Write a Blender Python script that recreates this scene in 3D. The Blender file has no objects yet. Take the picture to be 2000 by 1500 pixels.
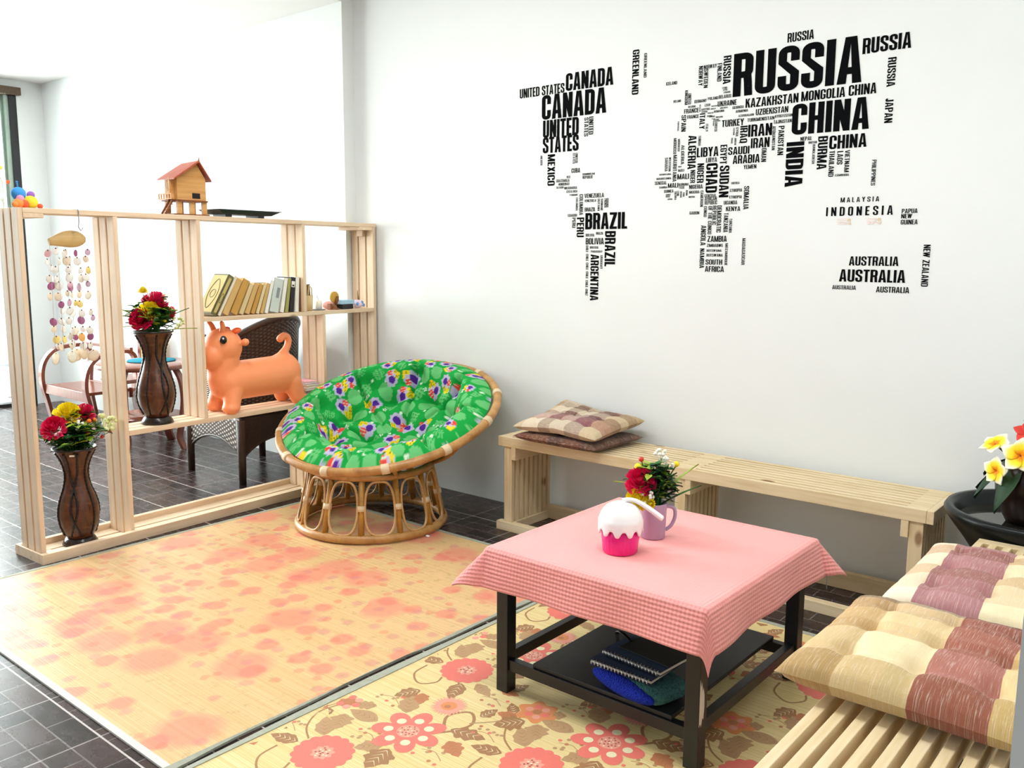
import bpy, math, random
from mathutils import Vector, Matrix, noise
random.seed(11)
SC = bpy.context.scene
COL = SC.collection
PI = math.pi
sin, cos = math.sin, math.cos

# ------------------------------------------------------------ camera, light, exposure
cd = bpy.data.cameras.new('camera'); cam = bpy.data.objects.new('camera', cd); COL.objects.link(cam)
_r, _u, _f = (Vector((0.7687256, 0.6395482, 0.0062399)), Vector((-0.0962221, 0.106001, 0.9896995)), Vector((-0.6322991, 0.7614078, -0.1430244)))
cam.matrix_world = Matrix(((_r.x, _u.x, -_f.x, 4.2248), (_r.y, _u.y, -_f.y, -3.7604), (_r.z, _u.z, -_f.z, 1.4), (0, 0, 0, 1)))
cd.sensor_fit = 'HORIZONTAL'; cd.sensor_width = 36.0; cd.lens = 36 * 1721.734 / 2000; cd.clip_start = 0.02
SC.camera = cam
SC.view_settings.view_transform = 'Standard'; SC.view_settings.look = 'None'
SC.view_settings.gamma = 1.0; SC.view_settings.exposure = -0.06; SC.view_settings.use_curve_mapping = False
w = bpy.data.worlds.new('daylight'); SC.world = w; w.use_nodes = True
bg = w.node_tree.nodes['Background']; bg.inputs[0].default_value = (0.95, 0.98, 1, 1)
_tc = w.node_tree.nodes.new('ShaderNodeTexCoord'); _dp = w.node_tree.nodes.new('ShaderNodeVectorMath'); _dp.operation = 'DOT_PRODUCT'; _dp.inputs[1].default_value = (-.95, .3, .05)
_mr = w.node_tree.nodes.new('ShaderNodeMapRange'); _mr.interpolation_type = 'SMOOTHSTEP'   # bright sky on the street side, dimmer toward the open front
for _i, _v in ((1, .1), (2, .8), (3, .3), (4, 2.2)): _mr.inputs[_i].default_value = _v
w.node_tree.links.new(_tc.outputs['Generated'], _dp.inputs[0]); w.node_tree.links.new(_dp.outputs['Value'], _mr.inputs[0]); w.node_tree.links.new(_mr.outputs[0], bg.inputs[1])
def area(name, loc, target, sx, sy, power, col=(1, 1, 1)):
    l = bpy.data.lights.new(name, 'AREA'); l.shape = 'RECTANGLE'; l.size = sx; l.size_y = sy; l.energy = power; l.color = col
    o = bpy.data.objects.new(name, l); COL.objects.link(o); o.location = loc
    o.rotation_euler = (Vector(target) - Vector(loc)).to_track_quat('-Z', 'Y').to_euler(); return o
area('daylight_through_door_glass', (-6.2, -2.4, 2.2), (0, -1.6, 0.8), 4.5, 3.4, 1150, (.93, .98, 1))
area('unseen_front_light', (-0.6, -7.4, 3.0), (0.6, 0, 0.9), 6.0, 2.2, 75, (.92, .975, 1))  # area light added behind the camera; its glazed front is assumed and unseen
area('overhead_fill', (1.1, -1.9, 3.05), (1.1, -1.9, 0), 1.3, .35, 34, (.95, .985, 1)); area('overhead_fill', (-2.4, -2.0, 3.05), (-2.4, -2.0, 0), 1.3, .35, 60, (.95, .985, 1)); area('overhead_fill', (2.9, -2.2, 3.05), (2.9, -2.2, 0), 1.3, .35, 38, (.95, .985, 1))  # unseen soft lights added under the ceiling for brightness and shade below furniture

sl = bpy.data.lights.new('paving_fill', 'SUN'); sl.energy = 5; sl.angle = .05; so = bpy.data.objects.new('paving_fill', sl); COL.objects.link(so); so.location = (-7, -2, 6)   # added straight-down light that whitens the paving outside
# ------------------------------------------------------------ materials
def lin(c):
    if isinstance(c, str):
        c = c.lstrip('#'); c = [int(c[i:i + 2], 16) / 255 for i in (0, 2, 4)]
    return tuple((x / 12.92 if x <= .04045 else ((x + .055) / 1.055) ** 2.4) for x in c)
class NT:
    def __init__(s, name):
        s.m = bpy.data.materials.new(name); s.m.use_nodes = True; s.t = s.m.node_tree; s.b = s.t.nodes['Principled BSDF']
    def n(s, typ, ins=None, **kw):
        nd = s.t.nodes.new(typ)
        for k, v in kw.items(): setattr(nd, k, v)
        for k, v in (ins or {}).items():
            if isinstance(v, bpy.types.NodeSocket): s.t.links.new(v, nd.inputs[k])
            else: nd.inputs[k].default_value = v
        return nd
    def math(s, op, a, b=0.0, c=None):
        d = {0: a, 1: b}
        if c is not None: d[2] = c
        return s.n('ShaderNodeMath', d, operation=op).outputs[0]
    def mix(s, fac, a, b, blend='MIX'):
        nd = s.n('ShaderNodeMix', data_type='RGBA', blend_type=blend)
        for k, v in ((0, fac), (6, a), (7, b)):
            if isinstance(v, bpy.types.NodeSocket): s.t.links.new(v, nd.inputs[k])
            else: nd.inputs[k].default_value = v if k == 0 else (*v[:3], 1)
        return nd.outputs[2]
    def coord(s, which='Object', scale=(1, 1, 1), rot=(0, 0, 0), loc=(0, 0, 0)):
        c = s.n('ShaderNodeTexCoord').outputs[which]
        return s.n('ShaderNodeMapping', {0: c, 1: loc, 2: rot, 3: scale}).outputs[0]
    def noise(s, vec, scale, detail=3, rough=.55):
        return s.n('ShaderNodeTexNoise', {'Vector': vec, 'Scale': scale, 'Detail': detail, 'Roughness': rough})
    def ramp(s, fac, stops, interp='LINEAR'):
        nd = s.n('ShaderNodeValToRGB', {0: fac}); r = nd.color_ramp; r.interpolation = interp
        while len(r.elements) < len(stops): r.elements.new(.5)
        for e, (p, c) in zip(r.elements, stops): e.position = p; e.color = (*c[:3], 1)
        return nd.outputs[0]
    def sep(s, vec): return s.n('ShaderNodeSeparateXYZ', {0: vec}).outputs
    def bump(s, h, strength=.3, dist=.005):
        s.t.links.new(s.n('ShaderNodeBump', {'Height': h, 'Strength': strength, 'Distance': dist}).outputs[0], s.b.inputs['Normal'])
    def out(s, color=None, rough=None, metal=0, spec=.5, **kw):
        for k, v in (('Base Color', color), ('Roughness', rough), ('Metallic', metal), ('Specular IOR Level', spec)):
            if v is None: continue
            if isinstance(v, bpy.types.NodeSocket): s.t.links.new(v, s.b.inputs[k])
            else: s.b.inputs[k].default_value = (*v[:3], 1) if k == 'Base Color' else v
        for k, v in kw.items(): s.b.inputs[k].default_value = v
        return s.m
def sc_(c, f): return tuple(min(1, x * f) for x in c)
def plain(name, c, rough=.5, var=.06, scale=30, spec=.5, bump=0, bscale=200, metal=0, aniso=(1, 1, 1), **kw):
    t = NT(name); c = lin(c); v = t.coord('Object', aniso)
    f = t.noise(v, scale).outputs[0]
    col = t.mix(f, sc_(c, 1 - 1.6 * var), sc_(c, 1 + 1.6 * var))
    if bump: t.bump(t.noise(v, bscale).outputs[0], bump, .003)
    return t.out(col, rough, metal, spec, **kw)
def wood(name, c1, c2, axis=2, rough=.55, knots=True, scale=1.0, spec=.3):
    t = NT(name); a = [14 * scale] * 3; a[axis] = 1.0 * scale
    v = t.coord('Object', tuple(a))
    f = t.noise(v, 3.2, 5, .6).outputs[0]
    f2 = t.noise(t.coord('Object', (1, 1, 1), loc=(3.3, 1.7, .4)), 3.1, 2).outputs[0]
    col = t.mix(t.ramp(f, [(.32, (0, 0, 0)), (.68, (1, 1, 1))]), lin(c1), lin(c2))
    col = t.mix(t.ramp(f2, [(.35, (0, 0, 0)), (.7, (1, 1, 1))]), col, t.mix(.5, col, sc_(lin(c1), 1.12)))
    if knots:
        k = [5.0] * 3; k[axis] = 2.4
        vo = t.n('ShaderNodeTexVoronoi', {'Vector': t.coord('Object', tuple(k)), 'Scale': 1.0})
        kf = t.ramp(vo.outputs['Distance'], [(.045, (1, 1, 1)), (.09, (0, 0, 0))])
        col = t.mix(t.math('MULTIPLY', kf, .75), col, lin('#7a4a25'))
    t.bump(f, .15, .002)
    return t.out(col, rough, 0, spec)
M = {}
PALE = ('#ead2b4', '#d8b896')
for i, ax in enumerate('xyz'): M['pine_' + ax] = wood('pale pine ' + ax, *PALE, axis=i)
for i, ax in enumerate('xyz'): M['bench_' + ax] = wood('bench pine ' + ax, '#e9d5b2', '#d4ba8a', axis=i)
M['wall'] = plain('white painted plaster', '#ecefee', .75, .012, 3, .2, .05, 60)
M['ceil'] = plain('white ceiling paint', '#f4f3f0', .8, .01, 3, .2)
M['black_frame'] = plain('black door frame', '#1c1d1e', .4)
M['jamb'] = plain('grey green aluminium', '#9fb3a6', .35, metal=.3)
M['brown_metal'] = plain('weathered brown header', '#5c4a38', .6, .3, 40)
def glassmat():
    t = NT('window glass'); n = t.t.nodes; n.remove(t.b)
    tr = t.n('ShaderNodeBsdfTransparent', {0: (.96, .98, .965, 1)}); gl = t.n('ShaderNodeBsdfGlossy', {0: (1, 1, 1, 1), 1: .02})
    fr = t.n('ShaderNodeFresnel', {0: 1.35})
    mx = t.n('ShaderNodeMixShader', {0: fr.outputs[0], 1: tr.outputs[0], 2: gl.outputs[0]})
    t.t.links.new(mx.outputs[0], n['Material Output'].inputs[0]); return t.m
M['glass'] = glassmat()
def floormat():
    t = NT('dark slate look tile'); v = t.coord('Object', loc=(-1.4245, .6515, 0))
    X, Y, _ = t.sep(v)
    P = .337
    br = t.n('ShaderNodeTexBrick', {'Vector': v, 'Color1': (.008, .006, .006, 1), 'Color2': (.058, .031, .027, 1), 'Mortar': (.17, .15, .145, 1), 'Scale': 1.0, 'Mortar Size': .0028,
        'Mortar Smooth': .3, 'Bias': -.1, 'Brick Width': P / 2, 'Row Height': P / 4}, offset=.5, offset_frequency=2, squash=.5, squash_frequency=3)
    n1 = t.noise(t.coord('Object', (1, 1.6, 1)), 9, 5, .65).outputs[0]
    col = t.mix(t.ramp(n1, [(.35, (0, 0, 0)), (.75, (.6, .6, .6))]), br.outputs[0], lin('#3c2a2a'))
    def line(c):
        f = t.math('FRACT', t.math('DIVIDE', c, P)); d = t.math('ABSOLUTE', t.math('SUBTRACT', f, .5))
        return t.math('GREATER_THAN', d, .5 - .009)
    g = t.math('MAXIMUM', t.math('MULTIPLY', line(X), .45), line(Y))
    col = t.mix(t.math('MULTIPLY', g, .95), col, lin('#c9c0bc'))
    h = t.math('SUBTRACT', t.math('MULTIPLY', n1, .5), t.math('ADD', g, br.outputs['Fac']))
    t.bump(h, .14, .003)
    ro = t.math('ADD', .17, t.math('MULTIPLY', n1, .2))
    return t.out(col, ro, 0, .3)
M['floor'] = floormat()
def matmat(name, base, dark, faded):
    t = NT(name); v = t.coord('Object'); X, Y, _ = t.sep(v)
    s = t.noise(t.coord('Object', (.7, 130, 1)), 1.0, 2).outputs[0]
    col = t.mix(t.ramp(s, [(.3, (0, 0, 0)), (.7, (1, 1, 1))]), lin(base), lin(dark))
    fr = t.math('FRACT', t.math('MULTIPLY', Y, 125)); ln = t.math('LESS_THAN', fr, .16)
    if faded:  # soft blob edges paint in the sheen that blurs the faded print
        def blobs(scale, lo, hi, keep, loc, c, amt):
            nonlocal col
            vv = t.n('ShaderNodeVectorMath', {0: t.coord('Object', (1, 1, 1), loc=loc), 1: t.n('ShaderNodeVectorMath', {0: t.noise(t.coord('Object'), 14, 3).outputs[1], 1: (.035, .035, 0)}, operation='MULTIPLY').outputs[0]}, operation='ADD').outputs[0]
            vo = t.n('ShaderNodeTexVoronoi', {'Vector': vv, 'Scale': scale, 'Randomness': .8}, voronoi_dimensions='2D')
            r = t.sep(vo.outputs['Color'])
            f = t.ramp(vo.outputs['Distance'], [(lo, (1, 1, 1)), (hi, (0, 0, 0))])
            f = t.math('MULTIPLY', t.math('MULTIPLY', f, t.math('LESS_THAN', r[0], keep)), amt)
            col = t.mix(f, col, lin(c))
        gr = t.noise(t.coord('Object', loc=(2, 3, 0)), 2.2, 3).outputs[0]
        col = t.mix(t.math('MULTIPLY', t.ramp(t.noise(t.coord('Object', loc=(5, 1, 0)), 26, 5, .7).outputs[0], [(.55, (0, 0, 0)), (.66, (1, 1, 1))]), .38), col, lin('#a08a55'))
        blobs(3.6, .26, .44, .62, (0, 0, 0), '#ea7a70', .66)
        blobs(6.5, .22, .34, .55, (.7, .3, 0), '#e8716a', .66)
        blobs(9.0, .14, .26, .5, (.2, .9, 0), '#cf747a', .5)
        blobs(11.0, .16, .24, .35, (.4, .5, 0), '#e2705c', .5)
        col = t.mix(t.math('MULTIPLY', gr, .22), col, lin('#efd3a2'))
    col = t.mix(t.math('MULTIPLY', ln, .3), col, sc_(lin(dark), .55))
    t.bump(t.math('SUBTRACT', s, ln), .3, .002)
    return t.out(col, .38 if faded else .5, 0, .35)
M['mat_faded'] = matmat('faded printed reed mat', '#eac593', '#d9ac72', True)
M['mat_print'] = matmat('printed reed mat', '#f1dca6', '#dec482', False)
M['mat_edge'] = plain('grey green cotton binding', '#a6a999', .8, .15, 60)
M['edge_white'] = plain('white cotton binding', '#d9d8cf', .8, .1, 60)
for k, c in dict(coral='#ec7a6c', rust='#c07c54', orange='#e08f5a', leaf='#ba946a', leaf2='#a5784f', stem='#a87c50', cream='#f3e4bb', darkc='#9a4c3c', pinkp='#eb9f8a').items():
    M['p_' + k] = plain('print ' + k, c, .55, .14, 25, aniso=(2, 60, 1))
M['black_paint'] = plain('black lacquered wood', '#17181b', .38, .25, 12, bump=.05, bscale=60)
M['scuffed'] = plain('dusty black board', '#1d2022', .5, .35, 8)
M['chip'] = plain('bare chipped wood', '#d9cfc0', .7)
def clothmat():
    t = NT('coral ribbed fleece'); v = t.coord('UV'); X, Y, _ = t.sep(v)
    c = lin('#fca6a2')
    n1 = t.noise(v, 7, 4).outputs[0]
    col = t.mix(n1, sc_(c, .93), sc_(c, 1.06))
    wx = t.math('SINE', t.math('MULTIPLY', X, 2 * PI / .0125)); wy = t.math('SINE', t.math('MULTIPLY', Y, 2 * PI / .0125))
    off = t.math('MAXIMUM', t.math('ABSOLUTE', t.math('SUBTRACT', X, 0)), t.math('ABSOLUTE', Y))
    isx = t.math('GREATER_THAN', t.math('ABSOLUTE', X), t.math('ABSOLUTE', Y))
    wv = t.math('ADD', t.math('MULTIPLY', wx, isx), t.math('MULTIPLY', wy, t.math('SUBTRACT', 1.0, isx)))
    cross = t.math('ADD', wv, t.math('MULTIPLY', t.math('ADD', t.math('MULTIPLY', wy, isx), t.math('MULTIPLY', wx, t.math('SUBTRACT', 1.0, isx))), .45))
    edge = t.ramp(off, [(.345, (.12, .12, .12)), (.385, (1, 1, 1))])
    h = t.math('MULTIPLY', cross, edge)
    col = t.mix(t.math('MULTIPLY', t.math('MULTIPLY', t.math('LESS_THAN', cross, -.75), edge), .22), col, lin('#e8706a'))
    fz = t.noise(v, 260, 2).outputs[0]
    t.bump(t.math('ADD', h, t.math('MULTIPLY', fz, .8)), .42, .003)
    t.b.inputs['Sheen Weight'].default_value = .25
    return t.out(col, .9, 0, .15)
M['cloth'] = clothmat()
def rattan(name, a, b):
    t = NT(name); v = t.coord('Object')
    f = t.noise(v, 11, 4, .6).outputs[0]; f2 = t.noise(v, 60, 3).outputs[0]
    col = t.mix(t.ramp(f, [(.3, (0, 0, 0)), (.7, (1, 1, 1))]), lin(a), lin(b)); col = t.mix(t.math('MULTIPLY', t.ramp(f2, [(.58, (0, 0, 0)), (.75, (1, 1, 1))]), .5), col, lin('#6b4420'))
    return t.out(col, .38, 0, .5)
M['rattan'] = rattan('honey rattan', '#cf9c5c', '#a06e36'); M['cane'] = rattan('light cane', '#d7b07a', '#b98950')
M['bamboo'] = rattan('yellow bamboo', '#cf9a45', '#a8752e')
M['binding'] = plain('pale cane binding', '#e0c8a2', .5, .15, 150, aniso=(1, 1, 3))
def vcol(name, rough=.8, bump=.15, sheen=0):
    t = NT(name); a = t.n('ShaderNodeVertexColor', layer_name='Col').outputs[0]
    n1 = t.noise(t.coord('Object'), 240, 2).outputs[0]
    t.bump(n1, bump, .002); t.b.inputs['Sheen Weight'].default_value = sheen
    return t.out(t.mix(t.math('MULTIPLY', n1, .18), a, (0, 0, 0)), rough, 0, .2)
M['print_fabric'] = vcol('green printed cotton', .75)
def plaid(name, sx, sy, fine, mode):
    t = NT(name); v = t.coord('UV'); X, Y, _ = t.sep(v)
    wob = t.math('MULTIPLY', t.math('SUBTRACT', t.noise(v, 3, 2).outputs[0], .5), .05)
    a = t.ramp(t.math('ADD', X, wob), [(p, lin(c)) for p, c in sx], 'CONSTANT'); b = t.ramp(t.math('ADD', Y, wob), [(p, lin(c)) for p, c in sy], 'CONSTANT')
    col = t.mix(.5, a, b) if mode == 'mix' else t.mix(.8, a, b, 'MULTIPLY')
    st = t.noise(t.n('ShaderNodeMapping', {0: v, 3: fine}).outputs[0], 1, 3, .7).outputs[0]
    col = t.mix(t.ramp(st, [(.52, (0, 0, 0)), (.72, (.5, .5, .5))]), col, lin('#f3e8da'))
    st2 = t.noise(t.n('ShaderNodeMapping', {0: v, 3: (fine[1], fine[0], 1)}).outputs[0], 1, 3, .7).outputs[0]
    col = t.mix(t.ramp(st2, [(.6, (0, 0, 0)), (.75, (.3, .3, .3))]), col, sc_(lin('#5a4030'), 1))
    t.bump(t.noise(v, 130, 3).outputs[0], .3, .003)
    t.b.inputs['Sheen Weight'].default_value = .1
    return t.out(col, .92, 0, .1)
WH = '#ffffff'
M['plaid_near'] = plaid('tan mauve plaid linen', [(0, '#cdb58c'), (.22, '#ecdcba'), (.40, '#e6d8b6'), (.52, '#a97068'), (.80, '#e0cb9c'), (.95, '#cfb588')],
    [(0, '#d0bb92'), (.16, '#fbeedd'), (.2, '#fff6e6'), (.42, '#e4cdaa'), (.56, '#eed9b8'), (.70, '#d8bda0'), (.87, '#9a8476')], (240, 9, 1), 'mul')
M['plaid_far'] = plaid('white mauve plaid linen', [(0, '#efe4cf'), (.16, '#b07f86'), (.5, '#e9dcbc'), (.8, '#8f735e')],
    [(0, '#fffaf0'), (.1, '#f0e3d2'), (.3, '#dfc3a2'), (.48, '#fff2e4'), (.66, '#d9b89c'), (.84, '#f3e6d6')], (240, 9, 1), 'mul')
M['plaid_stack'] = plaid('brown checked linen', [(0, '#c3a67c'), (.1, '#dccbb4'), (.3, '#735346'), (.44, '#c9b8a2'), (.62, '#70484a'), (.8, '#b99d70')],
    [(0, '#d8c6ac'), (.16, '#a4686a'), (.38, '#7c4e4c'), (.55, '#d0bda2'), (.7, '#82634f'), (.86, '#b3966c')], (20, 240, 1), 'mix')
M['plaid_dark'] = plaid('dark brown checked linen', [(0, '#7a4a34'), (.2, '#8a6148'), (.42, '#4c3a38'), (.6, '#76503f'), (.8, '#5a4238')],
    [(0, '#6a4030'), (.3, '#7a5644'), (.55, '#553b36'), (.8, '#7c5b47')], (20, 240, 1), 'mix')
def wicker(name, a, b, sx, sz):
    t = NT(name); v = t.coord('UV'); X, Y, _ = t.sep(v)
    wx = t.math('SINE', t.math('MULTIPLY', X, 2 * PI * sx)); wy = t.math('SINE', t.math('MULTIPLY', Y, 2 * PI * sz))
    h = t.math('MULTIPLY', wx, wy); g = t.math('GREATER_THAN', t.math('MULTIPLY', t.math('ABSOLUTE', wx), t.math('ABSOLUTE', wy)), .35)
    f = t.noise(v, 40, 2).outputs[0]
    col = t.mix(g, sc_(lin(a), .35), t.mix(f, lin(a), lin(b)))
    t.bump(h, .8, .006)
    return t.out(col, .42, 0, .45)
def wicker_lit():
    t = NT('lit wicker lattice'); v = t.coord('UV'); X, Y, _ = t.sep(v)
    wx = t.math('SINE', t.math('MULTIPLY', X, 2 * PI * 13)); wy = t.math('SINE', t.math('MULTIPLY', Y, 2 * PI * 6))
    g = t.math('GREATER_THAN', t.math('MULTIPLY', wx, wy), .30)
    col = t.mix(g, lin('#3a2a20'), lin('#d2c8bc')); t.bump(g, .6, .005); return t.out(col, .5, 0, .4)  # pale dots paint the light shining on the lattice into its colour
M['wicker'] = wicker('dark wicker weave', '#3d2a20', '#5a4434', 30, 26)
M['wicker_lit'] = wicker_lit()
M['wicker_pole'] = plain('dark wrapped wicker', '#3a281f', .45, .3, 120, bump=.5, bscale=150, aniso=(.3, .3, 3))
M['redwood'] = wood('reddish bentwood', '#8a4a34', '#6d3524', axis=2, rough=.32, knots=False, spec=.5)
M['redwood_top'] = wood('polished reddish table top', '#915640', '#774032', axis=0, rough=.22, knots=False, spec=.6)
def vasemat():
    t = NT('dark bark veneer'); v = t.coord('Object', (1, 1, .35)); f = t.noise(v, 38, 4, .65).outputs[0]; f2 = t.noise(t.coord('Object', (.5, .5, 2)), 30, 3).outputs[0]
    col = t.mix(t.ramp(f, [(.3, (0, 0, 0)), (.7, (1, 1, 1))]), lin('#2b1710'), lin('#6a3b20')); col = t.mix(t.math('MULTIPLY', t.ramp(f2, [(.55, (0, 0, 0)), (.75, (1, 1, 1))]), .5), col, lin('#8d5a2e'))
    t.bump(f, .4, .003); return t.out(col, .3, 0, .5)
M['vase'] = vasemat()
M['dark_lacquer'] = plain('black brown lacquer', '#241a17', .25, .2)
M['seam'] = plain('black beaded cord', '#120c0a', .35, .3, 300)
M['orange'] = plain('orange rubber', '#ff9964', .42, .04, 10, .5)
M['orange_dark'] = plain('deep orange rubber', '#f4692f', .45, .05)
M['black_gloss'] = plain('glossy black', '#0a0a0b', .15)
M['white_gloss'] = plain('white gloss plastic', '#fbfafa', .12, .005)
M['pink_gloss'] = plain('hot pink plastic', '#f0208a', .22, .02)
M['mug'] = plain('lilac glazed ceramic', '#b59cba', .25, .03)
def crim(name, c, r=.55, t_=.0): 
    return plain(name, c, r, .12, 60)
M['crimson'] = crim('crimson petal silk', '#dc0d50'); M['yellow'] = crim('yellow petal silk', '#fbdc1a'); M['white_p'] = crim('white petal silk', '#f4f1e2')
M['green'] = plain('green leaf', '#2c6a26', .5, .25, 40); M['green_dark'] = plain('dark green leaf', '#173c1c', .45, .25, 40); M['lime'] = plain('lime leaf', '#9bb93a', .5, .2, 40)
M['orange_berry'] = plain('orange berry', '#ef7a1d', .4); M['red_berry'] = plain('red berry', '#d33a22', .4); M['pale_bloom'] = plain('pale lime bloom', '#dfe3a0', .6)
def frang():
    t = NT('frangipani foam petal'); v = t.coord('UV'); X, Y, _ = t.sep(v)
    f = t.math('ADD', X, t.math('MULTIPLY', Y, .28))
    col = t.ramp(f, [(0, lin('#f57f10')), (.2, lin('#fba81a')), (.34, lin('#fde21c')), (.6, lin('#fdea50')), (.84, lin('#fbf6d8')), (1, lin('#fbf8ea'))])
    return t.out(col, .6, 0, .25)
M['frangipani'] = frang()
M['red_p'] = plain('red foam petal', '#e03a2c', .5); M['teal'] = plain('pale teal foam', '#8fc9bd', .6)
M['basin'] = plain('black green glazed clay', '#0a1011', .3, .3, 20, spec=.25, bump=.1, bscale=40)
M['water'] = plain('still dark water', '#2a2722', .03, .05, spec=.7)
M['brown_pot'] = plain('dark brown clay', '#251511', .3, .3, 20)
for k, c in dict(navy='#1b2a48', cobalt='#1a2c9a', sea='#3f6f74', grey='#8a8d92', paper='#e9e6dd', slate='#2c3c58').items(): M[k] = plain(k + ' cover', c, .6, .1)
def knit(name, c):
    t = NT(name); v = t.coord('Object'); c = lin(c)
    vo = t.n('ShaderNodeTexVoronoi', {'Vector': v, 'Scale': 190.0}).outputs['Distance']
    t.bump(vo, .9, -.004); return t.out(t.mix(vo, sc_(c, 1.15), sc_(c, .5)), .9, 0, .1)
M['knit_blue'] = knit('cobalt crochet', '#2236b0'); M['knit_sea'] = knit('sea green crochet', '#4a7a7c'); M['knit_teal'] = knit('turquoise woven mat', '#2f90a6')
M['wire'] = plain('silver wire', '#b9bcc0', .25, .03, metal=.9)
M['decal'] = plain('black vinyl lettering', '#0c0d0f', .9, .05, spec=.05)
M['decal_faded'] = plain('faded pink sticker', '#efdcd6', .6); M['decal_ochre'] = plain('faded ochre sticker', '#dcc9a8', .6)
M['lettering'] = plain('yellow green window lettering', '#e3ee8e', .5)
M['driftwood'] = wood('pale driftwood', '#e2c48c', '#cfa868', axis=1, knots=False)
SH = dict(yel='#f9da86', pink='#e3b2be', rose='#e8a398', vio='#a8608c', amber='#f5b968', cream='#f6ecda', ivory='#faf5ea', mauve='#d3b2c8', sand='#efdcc2')
for k, c in SH.items(): M['sh_' + k] = plain('capiz shell ' + k, c, .3, .12, 60, **{'Transmission Weight': .0})
M['knot'] = plain('dark bead knot', '#5a3428', .5)
M['house'] = wood('amber plywood', '#d9a668', '#bd8546', axis=1, knots=False); M['house_dark'] = wood('brown stained wood', '#8a5026', '#6f3c1b', axis=1, knots=False); M['house_roof'] = wood('red brown roof board', '#b4573a', '#9a4630', axis=1, knots=False, rough=.4)
M['hole'] = plain('dark opening', '#120b08', .8)
M['tray'] = plain('black green lacquer tray', '#1d2522', .3, .15)
for k, c in dict(blue='#3f97dd', violet='#a06cc0', lime='#9ad65a', mint='#8fe0b0', pink='#f29ac0', red='#f2603e', orange='#f7944a', yellow='#fbd93c').items(): M['toy_' + k] = plain('plush ' + k, c, .85, .06, bump=.3, bscale=300)
for k, c in dict(green='#6e6a3c', gold='#c9b46c', cream='#e8dcc0', tan='#d4ab69', ochre='#c99644', sand='#dcc38f', white='#f1eee4', pale='#cfd6cf', olive='#a4a05a', black='#1f1a1e', brown='#8d673b', straw='#e2cd9c').items(): M['bk_' + k] = plain('book ' + k, c, .6, .07, 20)
M['wax'] = plain('ivory candle wax', '#f3efe0', .4); M['amberw'] = plain('amber carved wood', '#d0a13c', .35, .1); M['brownw'] = plain('carved brown wood', '#7d4a1f', .4, .15)
M['ltblue'] = plain('pale blue card', '#a4c8dc', .6); M['dots'] = plain('blue dot', '#7aa5d8', .6); M['lilac'] = plain('lilac plastic', '#e6d4ec', .5); M['pinkm'] = plain('soft pink', '#f2b7b7', .6)
for k, c in dict(a='#eaa7b6', b='#a99ac0', c='#f6cf69', d='#d8dcd8', e='#8a4e3c', f='#e2d4c6', g='#5b4030').items(): M['mag_' + k] = plain('magazine ' + k, c, .4, .1, 20)
M['awning'] = plain('grey canvas awning', '#a9b2b0', .8, .1); M['drystem'] = plain('grey olive stem', '#8c8f7c', .8, .2); M['string'] = plain('pale string', '#bdbdb4', .8)
M['mobile_orange'] = plain('orange felt ball', '#f0663a', .8); M['mobile_yellow'] = plain('yellow felt ball', '#f2e04a', .8)
M['outside'] = plain('pale paving outside', '#efefe9', .9)
M['label'] = plain('white price sticker', '#e8e2d8', .6)
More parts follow.
